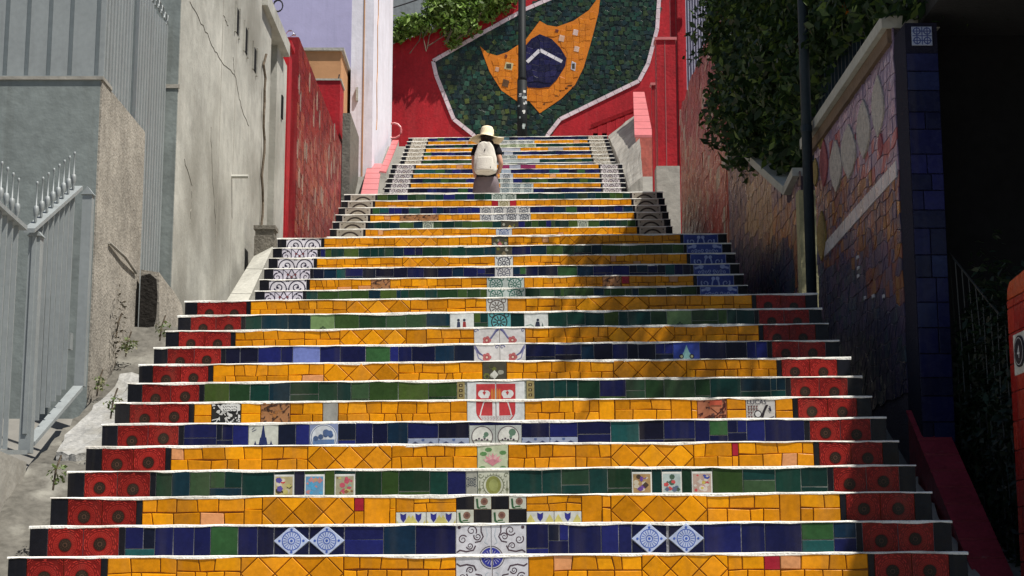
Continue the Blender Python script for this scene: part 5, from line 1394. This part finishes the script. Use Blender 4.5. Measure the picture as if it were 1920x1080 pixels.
M['rustbrown'] = mat('brown_moulding', (.14, .09, .055), .85, var=.4, vscale=5, bump=.4)
M['pebble'] = mat('pebbled_relief', None, .85, var=.55, vscale=30, bump=.8, bscale=70)
M['ochre'] = mat('ochre_render', (.34, .31, .17), .9, var=.3, vscale=5, bump=.3, blotch=((.12, .11, .09), 9, .6, .75))
M['salmon'] = mat('salmon_tile', (.44, .10, .07), .5, var=.4, vscale=3, bump=.2, bscale=20, streak=.5, streakcol=(.42, .28, .2))
M['lilacmetal'] = mat('lilac_sheet_metal', (.36, .36, .44), .5, var=.2, vscale=4, bump=.05)
M['mortarred'] = mat('pale_red_mortar', (.3, .08, .08), .9, var=.2, bump=0)
right_walls()

def right_near():
    # red tiled parapet sloping down toward the camera
    e = empty('red_parapet', 'dark red tiled parapet sloping down at the lower right', 'parapet', tuple(PX(1700, 770, 2.30))); o = e.location
    A1, A0_ = PX(1702, 768, 2.28), PX(1838, 1096, 2.28); th = .17
    A0_ = A0_ + (A0_-A1)*.35
    n = 14; sv = (A1-A0_)
    dn = Vector((0, 0, -1.4)); B1, B0_ = A1+Vector((th, 0, 0)), A0_+Vector((th, 0, 0)); u = Vector((0, 0, -.013))
    MB().hexa([A0_+dn-o, B0_+dn-o, B1+dn-o, A1+dn-o, A0_+u-o, B0_+u-o, B1+u-o, A1+u-o]).build('parapet_wall', M['darkredtile'], e, fix=True)
    for k in range(n):
        t0, t1 = k/n+.003, (k+1)/n-.003; ex = Vector((.012, 0, 0))
        a, b, c, d = A0_.lerp(A1, t0)-ex-o, B0_.lerp(B1, t0)+ex-o, B0_.lerp(B1, t1)+ex-o, A0_.lerp(A1, t1)-ex-o; dd = Vector((0, 0, -.012))
        MB().hexa([a+dd, b+dd, c+dd, d+dd, a, b, c, d]).build('coping_tile', M['darkredtile'], e, fix=True)
    pa = [Vector((1.90, D0 + (D12-D0)*t, Z0 + (Z12-Z0)*t - .68)) for t in (-.3, 0, .25, .5, .7)]; pb = [p + Vector((.365, 0, -.02)) for p in pa]
    mb = MB(); jag_strip(pa, pb, 40, .02, (.5, .47, .42), 19, mb, .3); tag(mb.build('side_gutter', M['concrete']), 'rough concrete gutter strip between red step ends and the red parapet', 'gutter')
    # red gatepost with oval number plate
    XP = 2.42; fp = PX(1889, 538, XP); zb = gz(fp.y)-.6
    g = empty('red_gatepost', 'red tiled gatepost with an oval house number plate at the right edge', 'post', (XP, fp.y, zb), -math.pi/2); W = .62; H = fp.z - zb
    MB().prism([(0, 0), (W, 0), (W, H+.06), (.06, H+.02), (.02, H-.01), (0, H-.05)], 0, .34, (.12, .01, .01)).build('post_core', M['cement'], g, fix=True)
    r = random.Random(3); z = .2
    while z < H-.09:
        h = min(r.uniform(.10, .15), H-.07-z); off = r.choice((.06, .1, .14)); xs = [0, off, off+.15, off+.3, W]
        for x0, x1 in zip(xs[:-1], xs[1:]):
            mb = MB(); slab(mb, [(x0+.003, z+.003), (x1-.003, z+.003), (x1-.003, z+h-.003), (x0+.003, z+h-.003)], 0, .008, .002, r.choice([(.34, .022, .016), (.30, .018, .014), (.38, .035, .02)])); mb.build('red_tile', M['ceramic'], g)
        z += h
    mb = MB(); slab(mb, [(.006, z+.003), (W-.003, z+.003), (W-.003, H+.05), (.06, H+.015), (.02, H-.015)], 0, .008, .002, (.42, .06, .02)); mb.build('red_tile', M['ceramic'], g)
    pc = PX(1915, 660, XP); x, zc = fp.y-pc.y, pc.z-zb
    mb = MB(); slab(mb, [(x-.075, zc-.105), (x+.16, zc-.105), (x+.16, zc+.09), (x-.075, zc+.09)], -.008, .006, .002, (.58, .57, .52)); mb.build('plate_backing', M['ceramic'], g)
    mb = MB(); mb.prism([(x+.03+.075*math.cos(k*math.pi/12), zc+.075*math.sin(k*math.pi/12)) for k in range(24)], -.022, -.014, (.02, .02, .03)); mb.build('number_plate', M['ceramic'], g, fix=True)
    mb = MB()
    for k in range(24):
        t0, t1 = k*math.pi/12, (k+1)*math.pi/12; f = lambda r_, t: (x+.03+.075*r_*math.cos(t), -.0228, zc+.075*r_*math.sin(t)); mb.face([f(.82, t0), f(.88, t0), f(.88, t1), f(.82, t1)], (.4, .4, .4))
    for pl in text_polys('4', .085): mb.face([(x+.004+u, -.0229, zc-.032+v) for u, v in pl], (.55, .55, .55))
    mb.build('plate_number', M['paint'], g)
    # wire fence with creeper between pillar and gatepost
    X = 2.52; d0, d1 = 7.9, 9.55
    f = empty('wire_fence', 'dark sagging wire fence overgrown with creeper at the right', 'fence', (X, d0, 0)); r = random.Random(12)
    top0 = PX(1752, 440, X); top1 = PX(1885, 600, X)
    def ztop(y): return top1.z + (top0.z-top1.z)*(y-top1.y)/(top0.y-top1.y)
    MB().tube([(0, d0-d0, ztop(d0)), (0, .8, ztop(d0+.8)-.01), (0, d1-d0, ztop(d1))], .006, 5).build('top_wire', M['wiredull'], f)
    for k in range(14):
        y = (d1-d0)*k/13; MB().tube([(0, y, gz(d0+y)-.5), (r.uniform(-.02, .02), y+.05, gz(d0+y)+.3), (0, y+.1, ztop(d0+y+.1))], .004, 4).build('wire', M['wiredull'], f)
    leaf_mass(f, 'creeper', [((.03, .8, .75), (.06, .85, .85), 6000)], .03, [(.010, .022, .010), (.014, .03, .013), (.008, .016, .008)], 8)
    # covered yard: walls and flat roof near-black, deep shade put into the colour
    c = empty('covered_yard', 'deep dark covered yard under a flat roof at the right edge', 'building', (2.75, 9.75, gz(9.6)-.6)); o = c.location
    zr = P(1800, 20, 9.3).z - o.z
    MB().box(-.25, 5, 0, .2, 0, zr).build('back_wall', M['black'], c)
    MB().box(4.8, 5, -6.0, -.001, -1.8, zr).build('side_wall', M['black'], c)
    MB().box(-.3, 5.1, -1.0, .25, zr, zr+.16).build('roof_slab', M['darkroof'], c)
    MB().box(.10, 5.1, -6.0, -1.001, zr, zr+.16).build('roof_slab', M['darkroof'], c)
    MB().box(-.32, 5.1, -.62, -.60, zr+.02, zr+.05).build('lit_roof_edge', M['palekerb'], c)  # pale strip paints the sunlit edge of the roof
    # metal pole
    p = PX(1514, 300, 2.18); zb = INFO['land1'][2]
    l = empty('metal_pole', 'dark blue metal pole standing in front of the mosaic walls', 'pole', (2.18, p.y, zb))
    MB().tube([(0, 0, 0), (0, 0, 6.2)], .038, 14).build('shaft', M['darkmetal'], l, smooth=True); MB().tube([(0, 0, 0), (0, 0, .12)], [.08, .045], 14).build('foot', M['darkmetal'], l); MB().tube([(0, 0, 1.5), (0, 0, 1.55)], .043, 14).build('clamp', M['darkmetal'], l)
    # bar fence above the near mosaic wall
    d0 = PX(1690, 400, 2.45).y+.15; d1 = PX(1527, 400, 2.45).y; zt = PX(1600, 160, XR_).z+.08
    f = empty('bar_fence', 'tall dark bar fence standing on the near mosaic wall', 'fence', (2.45, d0, zt)); L = d1-d0
    for k in range(22): MB().box(-.011, .011, -.011, .011, 0, 1.6).build('bar', M['darkmetal'], f, (0, L*k/21, 0))
    MB().box(-.008, .008, 0, L, .12, .15).build('rail', M['darkmetal'], f); MB().box(-.008, .008, 0, L, 1.4, 1.43).build('rail', M['darkmetal'], f)
M['darkredtile'] = mat('dark_red_tile', (.28, .03, .045), .4, var=.45, vscale=7, bump=.2, bscale=25, spec=.35, blotch=((.3, .2, .18), 12, .68, .8))
M['wiredull'] = mat('dull_wire', (.03, .032, .03), .6, var=.2, bump=0, metal=.3)
M['darkroof'] = mat('dark_roof_slab', (.012, .012, .013), .9, var=.3, vscale=2, bump=.3)  # near-black colour carries the shade under the roof

def leaf_mass(parent, name, blobs, size, pal, seed, droop=.35, shell=.55, dens=1.0):
    """leaf-sized faces spread through ellipsoids (centre, radii, count)"""
    g = np.random.default_rng(seed); V = []; Fc = []; Cc = []
    for c, rad, n in blobs:
        n = int(n*dens)
        d = g.normal(size=(n, 3)); d /= np.linalg.norm(d, axis=1)[:, None]
        rr = (shell + (1-shell)*g.random(n)**.7) * (1 + .22*np.sin(d[:, 0]*7+seed)*np.cos(d[:, 2]*6) + .12*np.sin(d[:, 1]*13+d[:, 2]*11))
        p = np.array(c) + d*rr[:, None]*np.array(rad)
        nrm = d*.6 + g.normal(size=(n, 3))*.55; nrm[:, 2] += .35; nrm /= np.linalg.norm(nrm, axis=1)[:, None]
        t = np.cross(nrm, g.normal(size=(n, 3))); t[:, 2] -= droop; t -= nrm*np.sum(t*nrm, axis=1)[:, None]; t /= np.linalg.norm(t, axis=1)[:, None]+1e-9
        b = np.cross(nrm, t); s = size*(.6+.8*g.random(n))[:, None]
        quad = np.stack([p - t*s, p - b*s*.45 + nrm*s*.12, p + t*s, p + b*s*.45 + nrm*s*.12], axis=1)
        V.append(quad.reshape(-1, 3)); ci = g.integers(0, len(pal), n); Cc.append(np.array(pal)[ci]*(.75+.5*g.random(n))[:, None])
    V = np.concatenate(V); Cc = np.concatenate(Cc); n = len(V)//4
    me = bpy.data.meshes.new(name); me.vertices.add(len(V)); me.vertices.foreach_set('co', V.astype(np.float32).ravel())
    me.loops.add(4*n); me.loops.foreach_set('vertex_index', np.arange(4*n, dtype=np.int32)); me.polygons.add(n); me.polygons.foreach_set('loop_start', np.arange(0, 4*n, 4, dtype=np.int32))
    me.update(calc_edges=True); ca = me.color_attributes.new('Col', 'FLOAT_COLOR', 'CORNER')
    ca.data.foreach_set('color', np.concatenate([np.repeat(Cc, 4, axis=0), np.ones((4*n, 1))], axis=1).astype(np.float32).ravel())
    me.materials.append(M['foliage']); return link(name, me, parent)
right_near()

DARK_SUNLIT_LEAF = [(.02, .045, .014), (.03, .06, .018), (.015, .035, .012), (.045, .08, .02), (.025, .05, .02), (.03, .06, .018), (.11, .17, .035)]  # last, brighter green paints sunny highlights on scattered leaves
def trees():
    # evergreen creeper mass hanging over the right-hand walls
    e = empty('overhanging_tree', 'dense dark green tree hanging over the right-hand mosaic walls', 'tree', (3.3, 15.5, gz(15.5)-.3)); o = e.location
    def L(x, y, z): return (x-o.x, y-o.y, z-o.z)
    mb = MB(); mb.tube([(0, 0, 0), (.05, .1, 1.2), (-.1, 0, 2.4), (-.25, -.2, 3.6), (-.1, -.3, 4.8)], [.17, .14, .12, .1, .05], 9); mb.build('trunk', M['bark'], e, smooth=True)
    for q in (((-.1, 0, 2.4), (-.6, .8, 3.0), (-.9, 1.6, 3.2)), ((-.2, -.2, 3.4), (-.5, -1.4, 3.9), (-.7, -2.8, 4.0)), ((-.15, -.2, 3.9), (.7, -.8, 4.6), (1.2, -1.6, 5.0))):
        MB().tube(q, [.07, .05, .02], 6).build('limb', M['bark'], e, smooth=True)
    leaf_mass(e, 'crown', [(L(2.62, 16.2, 5.3), (.62, 1.9, 1.3), 5200), (L(2.55, 14.4, 4.9), (.52, 1.5, 1.1), 4200), (L(2.5, 15.3, 4.3), (.42, 1.3, .55), 2200), (L(2.6, 13.2, 4.9), (.5, 1.1, .8), 2200), (L(2.45, 14.0, 3.9), (.25, .7, .5), 900),
        (L(2.5, 11.6, 4.12), (.32, 1.2, .34), 2200), (L(2.55, 10.4, 3.75), (.3, .8, .22), 800), (L(2.45, 12.9, 4.1), (.3, .6, .5), 900), (L(3.1, 10.0, 4.3), (.7, 1.2, .5), 1500), (L(2.75, 10.9, 5.5), (1.15, 2.5, .7), 5200), (L(2.62, 9.45, 3.4), (.42, .35, .13), 160), (L(2.4, 13.6, 5.6), (.7, 1.2, .6), 1500), (L(2.7, 8.7, 5.2), (.8, 1.1, .5), 1300), (L(3.0, 14.5, 6.3), (1.3, 2.6, 1.1), 5200), (L(2.75, 17.2, 6.2), (.8, 1.1, 1.0), 2000)], .05, DARK_SUNLIT_LEAF, 17, dens=2.1)
    # bright creeper on top of the red mural wall
    v = empty('flowering_creeper', 'sunlit bright green creeper tumbling over the red wall top', 'creeper', tuple(P(850, 40, 34.6))); o2 = v.location
    def B(px, py, d): p = P(px, py, d)-o2; return tuple(p)
    leaf_mass(v, 'foliage', [(B(890, 0, 34.9), (.75, .3, .5), 2600), (B(835, 20, 34.8), (.5, .3, .36), 1500), (B(775, 48, 34.8), (.45, .28, .24), 1100), (B(742, 68, 34.8), (.25, .25, .13), 300), (B(865, 45, 34.75), (.42, .18, .3), 700), (B(850, 75, 34.85), (.2, .1, .22), 160), (B(930, -15, 34.9), (.6, .3, .4), 900)], .065, [(.14, .25, .035), (.18, .30, .05), (.10, .17, .03), (.24, .34, .09), (.08, .13, .025)], 23)
    r = random.Random(9)
    for k in range(9):
        px = 790+k*14; a = Vector(B(px, 55-k*4, 34.7)); MB().tube([a, a+Vector((r.uniform(-.15, .1), -.02, -.25)), a+Vector((r.uniform(-.4, .0), 0, -.55))], .012, 4).build('stem', M['bark'], v)
    # orange blossom cluster by the bar fence
    b = empty('orange_blossom', 'cluster of small orange flowers high on the bar fence', 'flowers', tuple(PX(1604, 8, 2.42))); r = random.Random(1)
    for k in range(9):
        mb = MB(); 
        for q in range(5): t = q*1.2566; mb.face([(0, 0, 0), (.03*math.cos(t-.5), -.012, .03*math.sin(t-.5)), (.045*math.cos(t), -.004, .045*math.sin(t)), (.03*math.cos(t+.5), -.012, .03*math.sin(t+.5))], (.6, .16, .01))
        mb.build('flower', M['foliage'], b, (r.uniform(-.06, .02), r.uniform(-.12, .12), r.uniform(-.06, .08)))
    # weeds in the joints of the left kerb
    spots = [((182, 728, -2.6), 'weed tuft in the corner at the foot of the stucco wall', 70), ((208, 768, -2.2), 'weed tuft at the end of a red step, beside the whitewashed crust', 60), ((100, 900, -2.2), 'weed tuft low on the left kerb edge', 60), ((300, 625, -2.3), 'weed tuft beside the topmost red step, below the buttress', 70), ((236, 655, -2.55), 'weed tuft between stucco wall and kerb top', 90), ((728, 335, -1.0), None, 0), ((218, 620, -2.62), 'dry climbing weed on the rough stucco wall', 90)]
    for (s, lab, n) in spots:
        if not lab: continue
        p = PX(*s); w = empty('weed', lab, 'weed', tuple(p), 0, 'weeds along the left kerb')
        leaf_mass(w, 'leaves', [((.02, 0, .03), (.05, .07, .05) if 'climbing' not in lab else (.03, .1, .3), n)], .013, [(.10, .15, .04), (.15, .2, .06), (.2, .2, .1)] if 'dry' not in lab else [(.12, .1, .07), (.08, .07, .05)], len(lab))
        MB().tube([(0, 0, -.05), (.01, 0, .05), (.03, .01, .12)], .005, 4).build('stem', M['bark'], w)
    # house behind the mural wall and cables
    d = 41; a = P(700, 0, d); b = P(960, 0, d)
    h = empty('grey_rear_house', 'plain grey-green house wall high behind the creeper', 'house', (a.x, d, gz(d)-.3)); MB().box(0, b.x-a.x, 0, 4, 0, a.z+5-gz(d)).build('wall', M['bluegrey'], h); MB().box(-.1, b.x-a.x+.1, -.1, 4.1, a.z+5-gz(d), a.z+5.3-gz(d)).build('roof_slab', M['concrete'], h)
    for k, (p0, p1, lab) in enumerate((((700, 54), (850, -8), 'lower of two black overhead cables above the creeper'), ((700, 20), (790, -12), 'upper of two black overhead cables above the creeper'))):
        A, B_2 = P(*p0, 38), P(*p1, 38); e3 = B_2+(B_2-A)*1.5; s3 = A - (B_2-A)*.6
        tag(MB().tube([s3.lerp(e3, t/10)-Vector((0, 0, .12*math.sin(math.pi*t/10))) for t in range(11)], .018, 5).build('overhead_cable', M['rubber']), lab, 'cable', 'overhead cables')
    # coil of loose cable at the lavender house
    q = P(521, 10, 36.6); tag(MB().tube([(.11*math.cos(k*.6), .02*k/10, .14*math.sin(k*.6)) for k in range(30)], .016, 5).build('cable_coil', M['rubber'], None, tuple(q)), 'coil of dark cable hanging on the lavender house', 'cable')
trees()

# ------------------------------------------------------------------ person and backpack
def skin_obj(name, nodes, edges, mat_, parent, root=0, sub=2):
    me = bpy.data.meshes.new(name); me.from_pydata([n[0] for n in nodes], edges, [])
    o = link(name, me, parent); me.materials.append(mat_)
    md = o.modifiers.new('skin', 'SKIN'); md.use_smooth_shade = True
    sv = me.skin_vertices[0].data if me.skin_vertices else None
    if sv is None:
        bpy.context.view_layer.objects.active = o; sv = me.skin_vertices[0].data
    for k, n in enumerate(nodes):
        rr = n[1]; sv[k].radius = rr if isinstance(rr, tuple) else (rr, rr); sv[k].use_root = (k == root)
    ss = o.modifiers.new('sub', 'SUBSURF'); ss.levels = sub; ss.render_levels = sub
    return o
def person():
    d = 23.4; base = INFO['land3'][2]; c = P(912, 300, d)
    hat_top = P(912, 235, d).z - base; k = hat_top/1.70
    e = empty('person', 'person seen from behind in a wide sun hat, black t-shirt and grey shorts', 'person', (c.x, d, base)); e.scale = (k, k, k); e.rotation_euler = (0, 0, R(-4))
    N = [((0, 0, .90), (.145, .10)), ((0, .01, 1.08), (.125, .09)), ((0, .02, 1.26), (.145, .10)), ((0, .02, 1.37), (.12, .08)), ((0, .02, 1.44), .052), ((0, .035, 1.52), (.068, .078)), ((0, .04, 1.60), (.062, .07)),
         ((-.165, .02, 1.37), .052), ((-.215, .0, 1.24), .044), ((-.225, .01, 1.10), .036), ((-.205, .12, .98), .030), ((-.18, .22, .95), .022),
         ((.165, .02, 1.37), .052), ((.225, -.01, 1.24), .044), ((.265, -.01, 1.12), .037), ((.21, .12, 1.04), .030), ((.15, .21, 1.03), .022),
         ((-.09, .01, .82), .09), ((-.1, .02, .5), .06), ((-.1, .05, .44), .055), ((-.1, .0, .1), .036), ((-.1, .02, .045), .036), ((-.1, .16, .03), .03),
         ((.09, .01, .82), .09), ((.1, .1, .52), .06), ((.1, .12, .46), .055), ((.1, .04, .1), .036), ((.1, .05, .045), .036), ((.1, .19, .03), .03)]
    E = [(0, 1), (1, 2), (2, 3), (3, 4), (4, 5), (5, 6), (3, 7), (7, 8), (8, 9), (9, 10), (10, 11), (3, 12), (12, 13), (13, 14), (14, 15), (15, 16), (0, 17), (17, 18), (18, 19), (19, 20), (20, 21), (21, 22), (0, 23), (23, 24), (24, 25), (25, 26), (26, 27), (27, 28)]
    # hands: palm and five fingers on each wrist
    for w, s in ((11, -1), (16, 1)):
        wp = Vector(N[w][0]); b = len(N); N.append((tuple(wp+Vector((-s*.01, .05, -.01))), (.032, .016))); E.append((w, b))
        for j, (off, ln) in enumerate(((-.03, .06), (-.011, .072), (.009, .07), (.028, .055))):
            p = wp+Vector((off, .075, -.012)); i = len(N); N.append((tuple(p), .009)); N.append((tuple(p+Vector((0, ln*.55, -.012))), .0085)); N.append((tuple(p+Vector((0, ln*.8, -.035))), .007)); E += [(b, i), (i, i+1), (i+1, i+2)]
        p = wp+Vector((-s*.035, .035, .0)); i = len(N); N.append((tuple(p), .011)); N.append((tuple(p+Vector((-s*.02, .03, -.005))), .009)); E += [(b, i), (i, i+1)]
    N = [((n[0][0]*.80, n[0][1], n[0][2]), n[1]) for n in N]
    skin_obj('body', N, E, M['skin'], e)
    sh = [((0, .0, .84), (.175, .122)), ((0, .01, 1.08), (.15, .112)), ((0, .02, 1.26), (.17, .12)), ((0, .02, 1.375), (.125, .085)), ((0, .02, 1.43), (.075, .065)), ((-.175, .02, 1.365), .072), ((-.225, .0, 1.23), .068), ((.175, .02, 1.365), .072), ((.235, -.005, 1.23), .068)]
    sh = [((n[0][0]*.80, n[0][1], n[0][2]), n[1]) for n in sh]
    s = skin_obj('t_shirt', sh, [(0, 1), (1, 2), (2, 3), (3, 4), (3, 5), (5, 6), (3, 7), (7, 8)], M['blackcloth'], e, 1)
    st = [((0, .0, 1.0), (.165, .115)), ((0, .0, .82), (.205, .15)), ((-.1, .01, .76), .115), ((-.105, .015, .54), .105), ((.1, .01, .76), .115), ((.105, .07, .55), .105)]
    skin_obj('shorts', st, [(0, 1), (1, 2), (2, 3), (1, 4), (4, 5)], M['greycloth'], e)
    for x in (-.1, .1):
        mb = MB(); y = .05 if x < 0 else .07; mb.box(x-.05, x+.05, y-.1, y+.17, -.0, .03); mb.box(x-.045, x+.045, y-.095, y+.15, .03, .075); mb.build('shoe', M['blackcloth'], e)
    mb = MB(); mb.lathe([(.0, .17), (.04, .165), (.075, .12), (.088, .05), (.086, -.04), (.06, -.09), (.02, -.1)], 0, .03, 1.53, 18); mb.build('hair', M['hair'], e, smooth=True)
    for x in (-.028, .028): mb = MB(); mb.lathe([(0, .01), (.008, .006), (.01, 0), (.008, -.006), (0, -.01)], x, .112, 1.555, 8); mb.build('eye', M['hair'], e)
    mb = MB(); mb.tube([(0, .11, 1.56), (0, .135, 1.52), (0, .115, 1.51)], [.008, .014, .01], 6); mb.build('nose', M['skin'], e, smooth=True)
    mb = MB(); mb.tube([(-.022, .108, 1.485), (0, .118, 1.483), (.022, .108, 1.485)], .006, 5); mb.build('mouth', M['lip'], e)
    # wide-brimmed straw hat
    mb = MB(); n = 40; rings = []
    crown = [(.0, .185), (.045, .182), (.078, .165), (.094, .13), (.1, .07), (.105, .02)]
    for rad, z in crown: rings.append([(rad*math.cos(2*math.pi*j/n), rad*math.sin(2*math.pi*j/n)*1.08, z) for j in range(n)])
    for t in (.15, .4, .7, 1.0):
        row = []
        for j in range(n):
            a = 2*math.pi*j/n; rad = .105 + t*.145; back = max(0, -math.sin(a))
            row.append((rad*math.cos(a), rad*math.sin(a)*1.05, .02 - t*(.035 + .05*back) + t*.022*math.sin(a*3+.6) + t*.025*max(0, math.cos(a))))
        rings.append(row)
    for a, b in zip(rings[:-1], rings[1:]):
        for j in range(n): j2 = (j+1) % n; mb.face([b[j], b[j2], a[j2], a[j]], (.7, .6, .4))
    h = mb.build('sun_hat', M['straw'], e, (0, .03, 1.515), smooth=True, fix=True); h.rotation_euler = (R(-8), R(3), 0)
    so = h.modifiers.new('solid', 'SOLIDIFY'); so.thickness = .006
    mb = MB(); mb.lathe([(.103, .018), (.107, .02), (.104, .05), (.1, .052)], 0, 0, 0, 24); mb.build('hat_band', M['hatband'], h, smooth=True)
    # backpack
    b = empty('backpack', 'cream canvas backpack worn by the person on the stairs', 'backpack', (c.x, d, base)); b.scale = (k, k, k); b.rotation_euler = (0, 0, R(-4))
    bm = bmesh.new(); bmesh.ops.create_cube(bm, size=1); bmesh.ops.subdivide_edges(bm, edges=bm.edges, cuts=5, use_grid_fill=True)
    for v in bm.verts:
        x, y, z = v.co; f = 1 - .28*max(0, z)*2*abs(z) - .0; r2 = 1 - .25*(abs(x)*2)**4*(.5+abs(z))
        v.co = Vector((x*.32*(1-.42*max(0, z-.05)/.45*.9), y*.17*(1-.35*(abs(x)*2)**2)*(1-.45*max(0, z)) - .0, z*.47*(1-.12*(abs(x)*2)**2)))
        v.co += Vector((.008*math.sin(z*21+1), .014*math.sin(x*17+z*23)+.008*math.sin(z*41-x*9), .008*math.sin(x*25)))
    me = bpy.data.meshes.new('bag_body'); bm.to_mesh(me); bm.free(); me.materials.append(M['canvas']); o = link('bag_body', me, b, (0, -.17, 1.17)); o.modifiers.new('sub', 'SUBSURF').levels = 2; o.modifiers['sub'].render_levels = 2
    bm = bmesh.new(); bmesh.ops.create_cube(bm, size=1); bmesh.ops.subdivide_edges(bm, edges=bm.edges, cuts=4, use_grid_fill=True)
    for v in bm.verts: x, y, z = v.co; v.co = Vector((x*.25*(1-.25*max(0, z))+.006*math.sin(z*30), y*.13*(1-.4*(abs(x)*2)**2)*(1-.3*z), z*.2))
    me = bpy.data.meshes.new('front_pocket'); bm.to_mesh(me); bm.free(); me.materials.append(M['canvas']); o = link('front_pocket', me, b, (0, -.27, 1.06)); o.modifiers.new('sub', 'SUBSURF').levels = 2; o.modifiers['sub'].render_levels = 2
    MB().box(.03, .09, -.327, -.318, .985, 1.01).build('leather_label', M['blackcloth'], b)
    MB().tube([(-.03, -.1, 1.385), (-.028, -.13, 1.42), (0, -.14, 1.435), (.028, -.13, 1.42), (.03, -.1, 1.385)], .009, 6).build('top_handle', M['blackcloth'], b, smooth=True)
    MB().tube([(.0, -.155, 1.40), (.008, -.22, 1.33), (-.004, -.245, 1.26)], .009, 6).build('drawstring', M['blackcloth'], b, smooth=True)
    for s in (-1, 1): MB().tube([(s*.07, -.1, 1.37), (s*.085, -.02, 1.455), (s*.09, .07, 1.44), (s*.1, .15, 1.3), (s*.12, .13, 1.12), (s*.14, -.02, 1.02), (s*.13, -.1, .99)], .016, 6).build('shoulder_strap', M['blackcloth'], b, smooth=True)
M['blackcloth'] = mat('black_cloth', (.014, .013, .015), .95, var=.2, vscale=14, bump=.3, bscale=90, spec=.1)
M['greycloth'] = mat('grey_brown_cloth', (.19, .155, .165), .95, var=.15, vscale=14, bump=.3, bscale=90, spec=.1)
M['canvas'] = mat('cream_canvas', (.66, .62, .54), .9, var=.12, vscale=14, bump=.3, bscale=60, spec=.15)
M['hatband'] = mat('brown_ribbon', (.25, .15, .08), .8, var=.1, bump=.1)
M['lip'] = mat('lip', (.4, .12, .1), .5, var=.05, bump=0)
person()
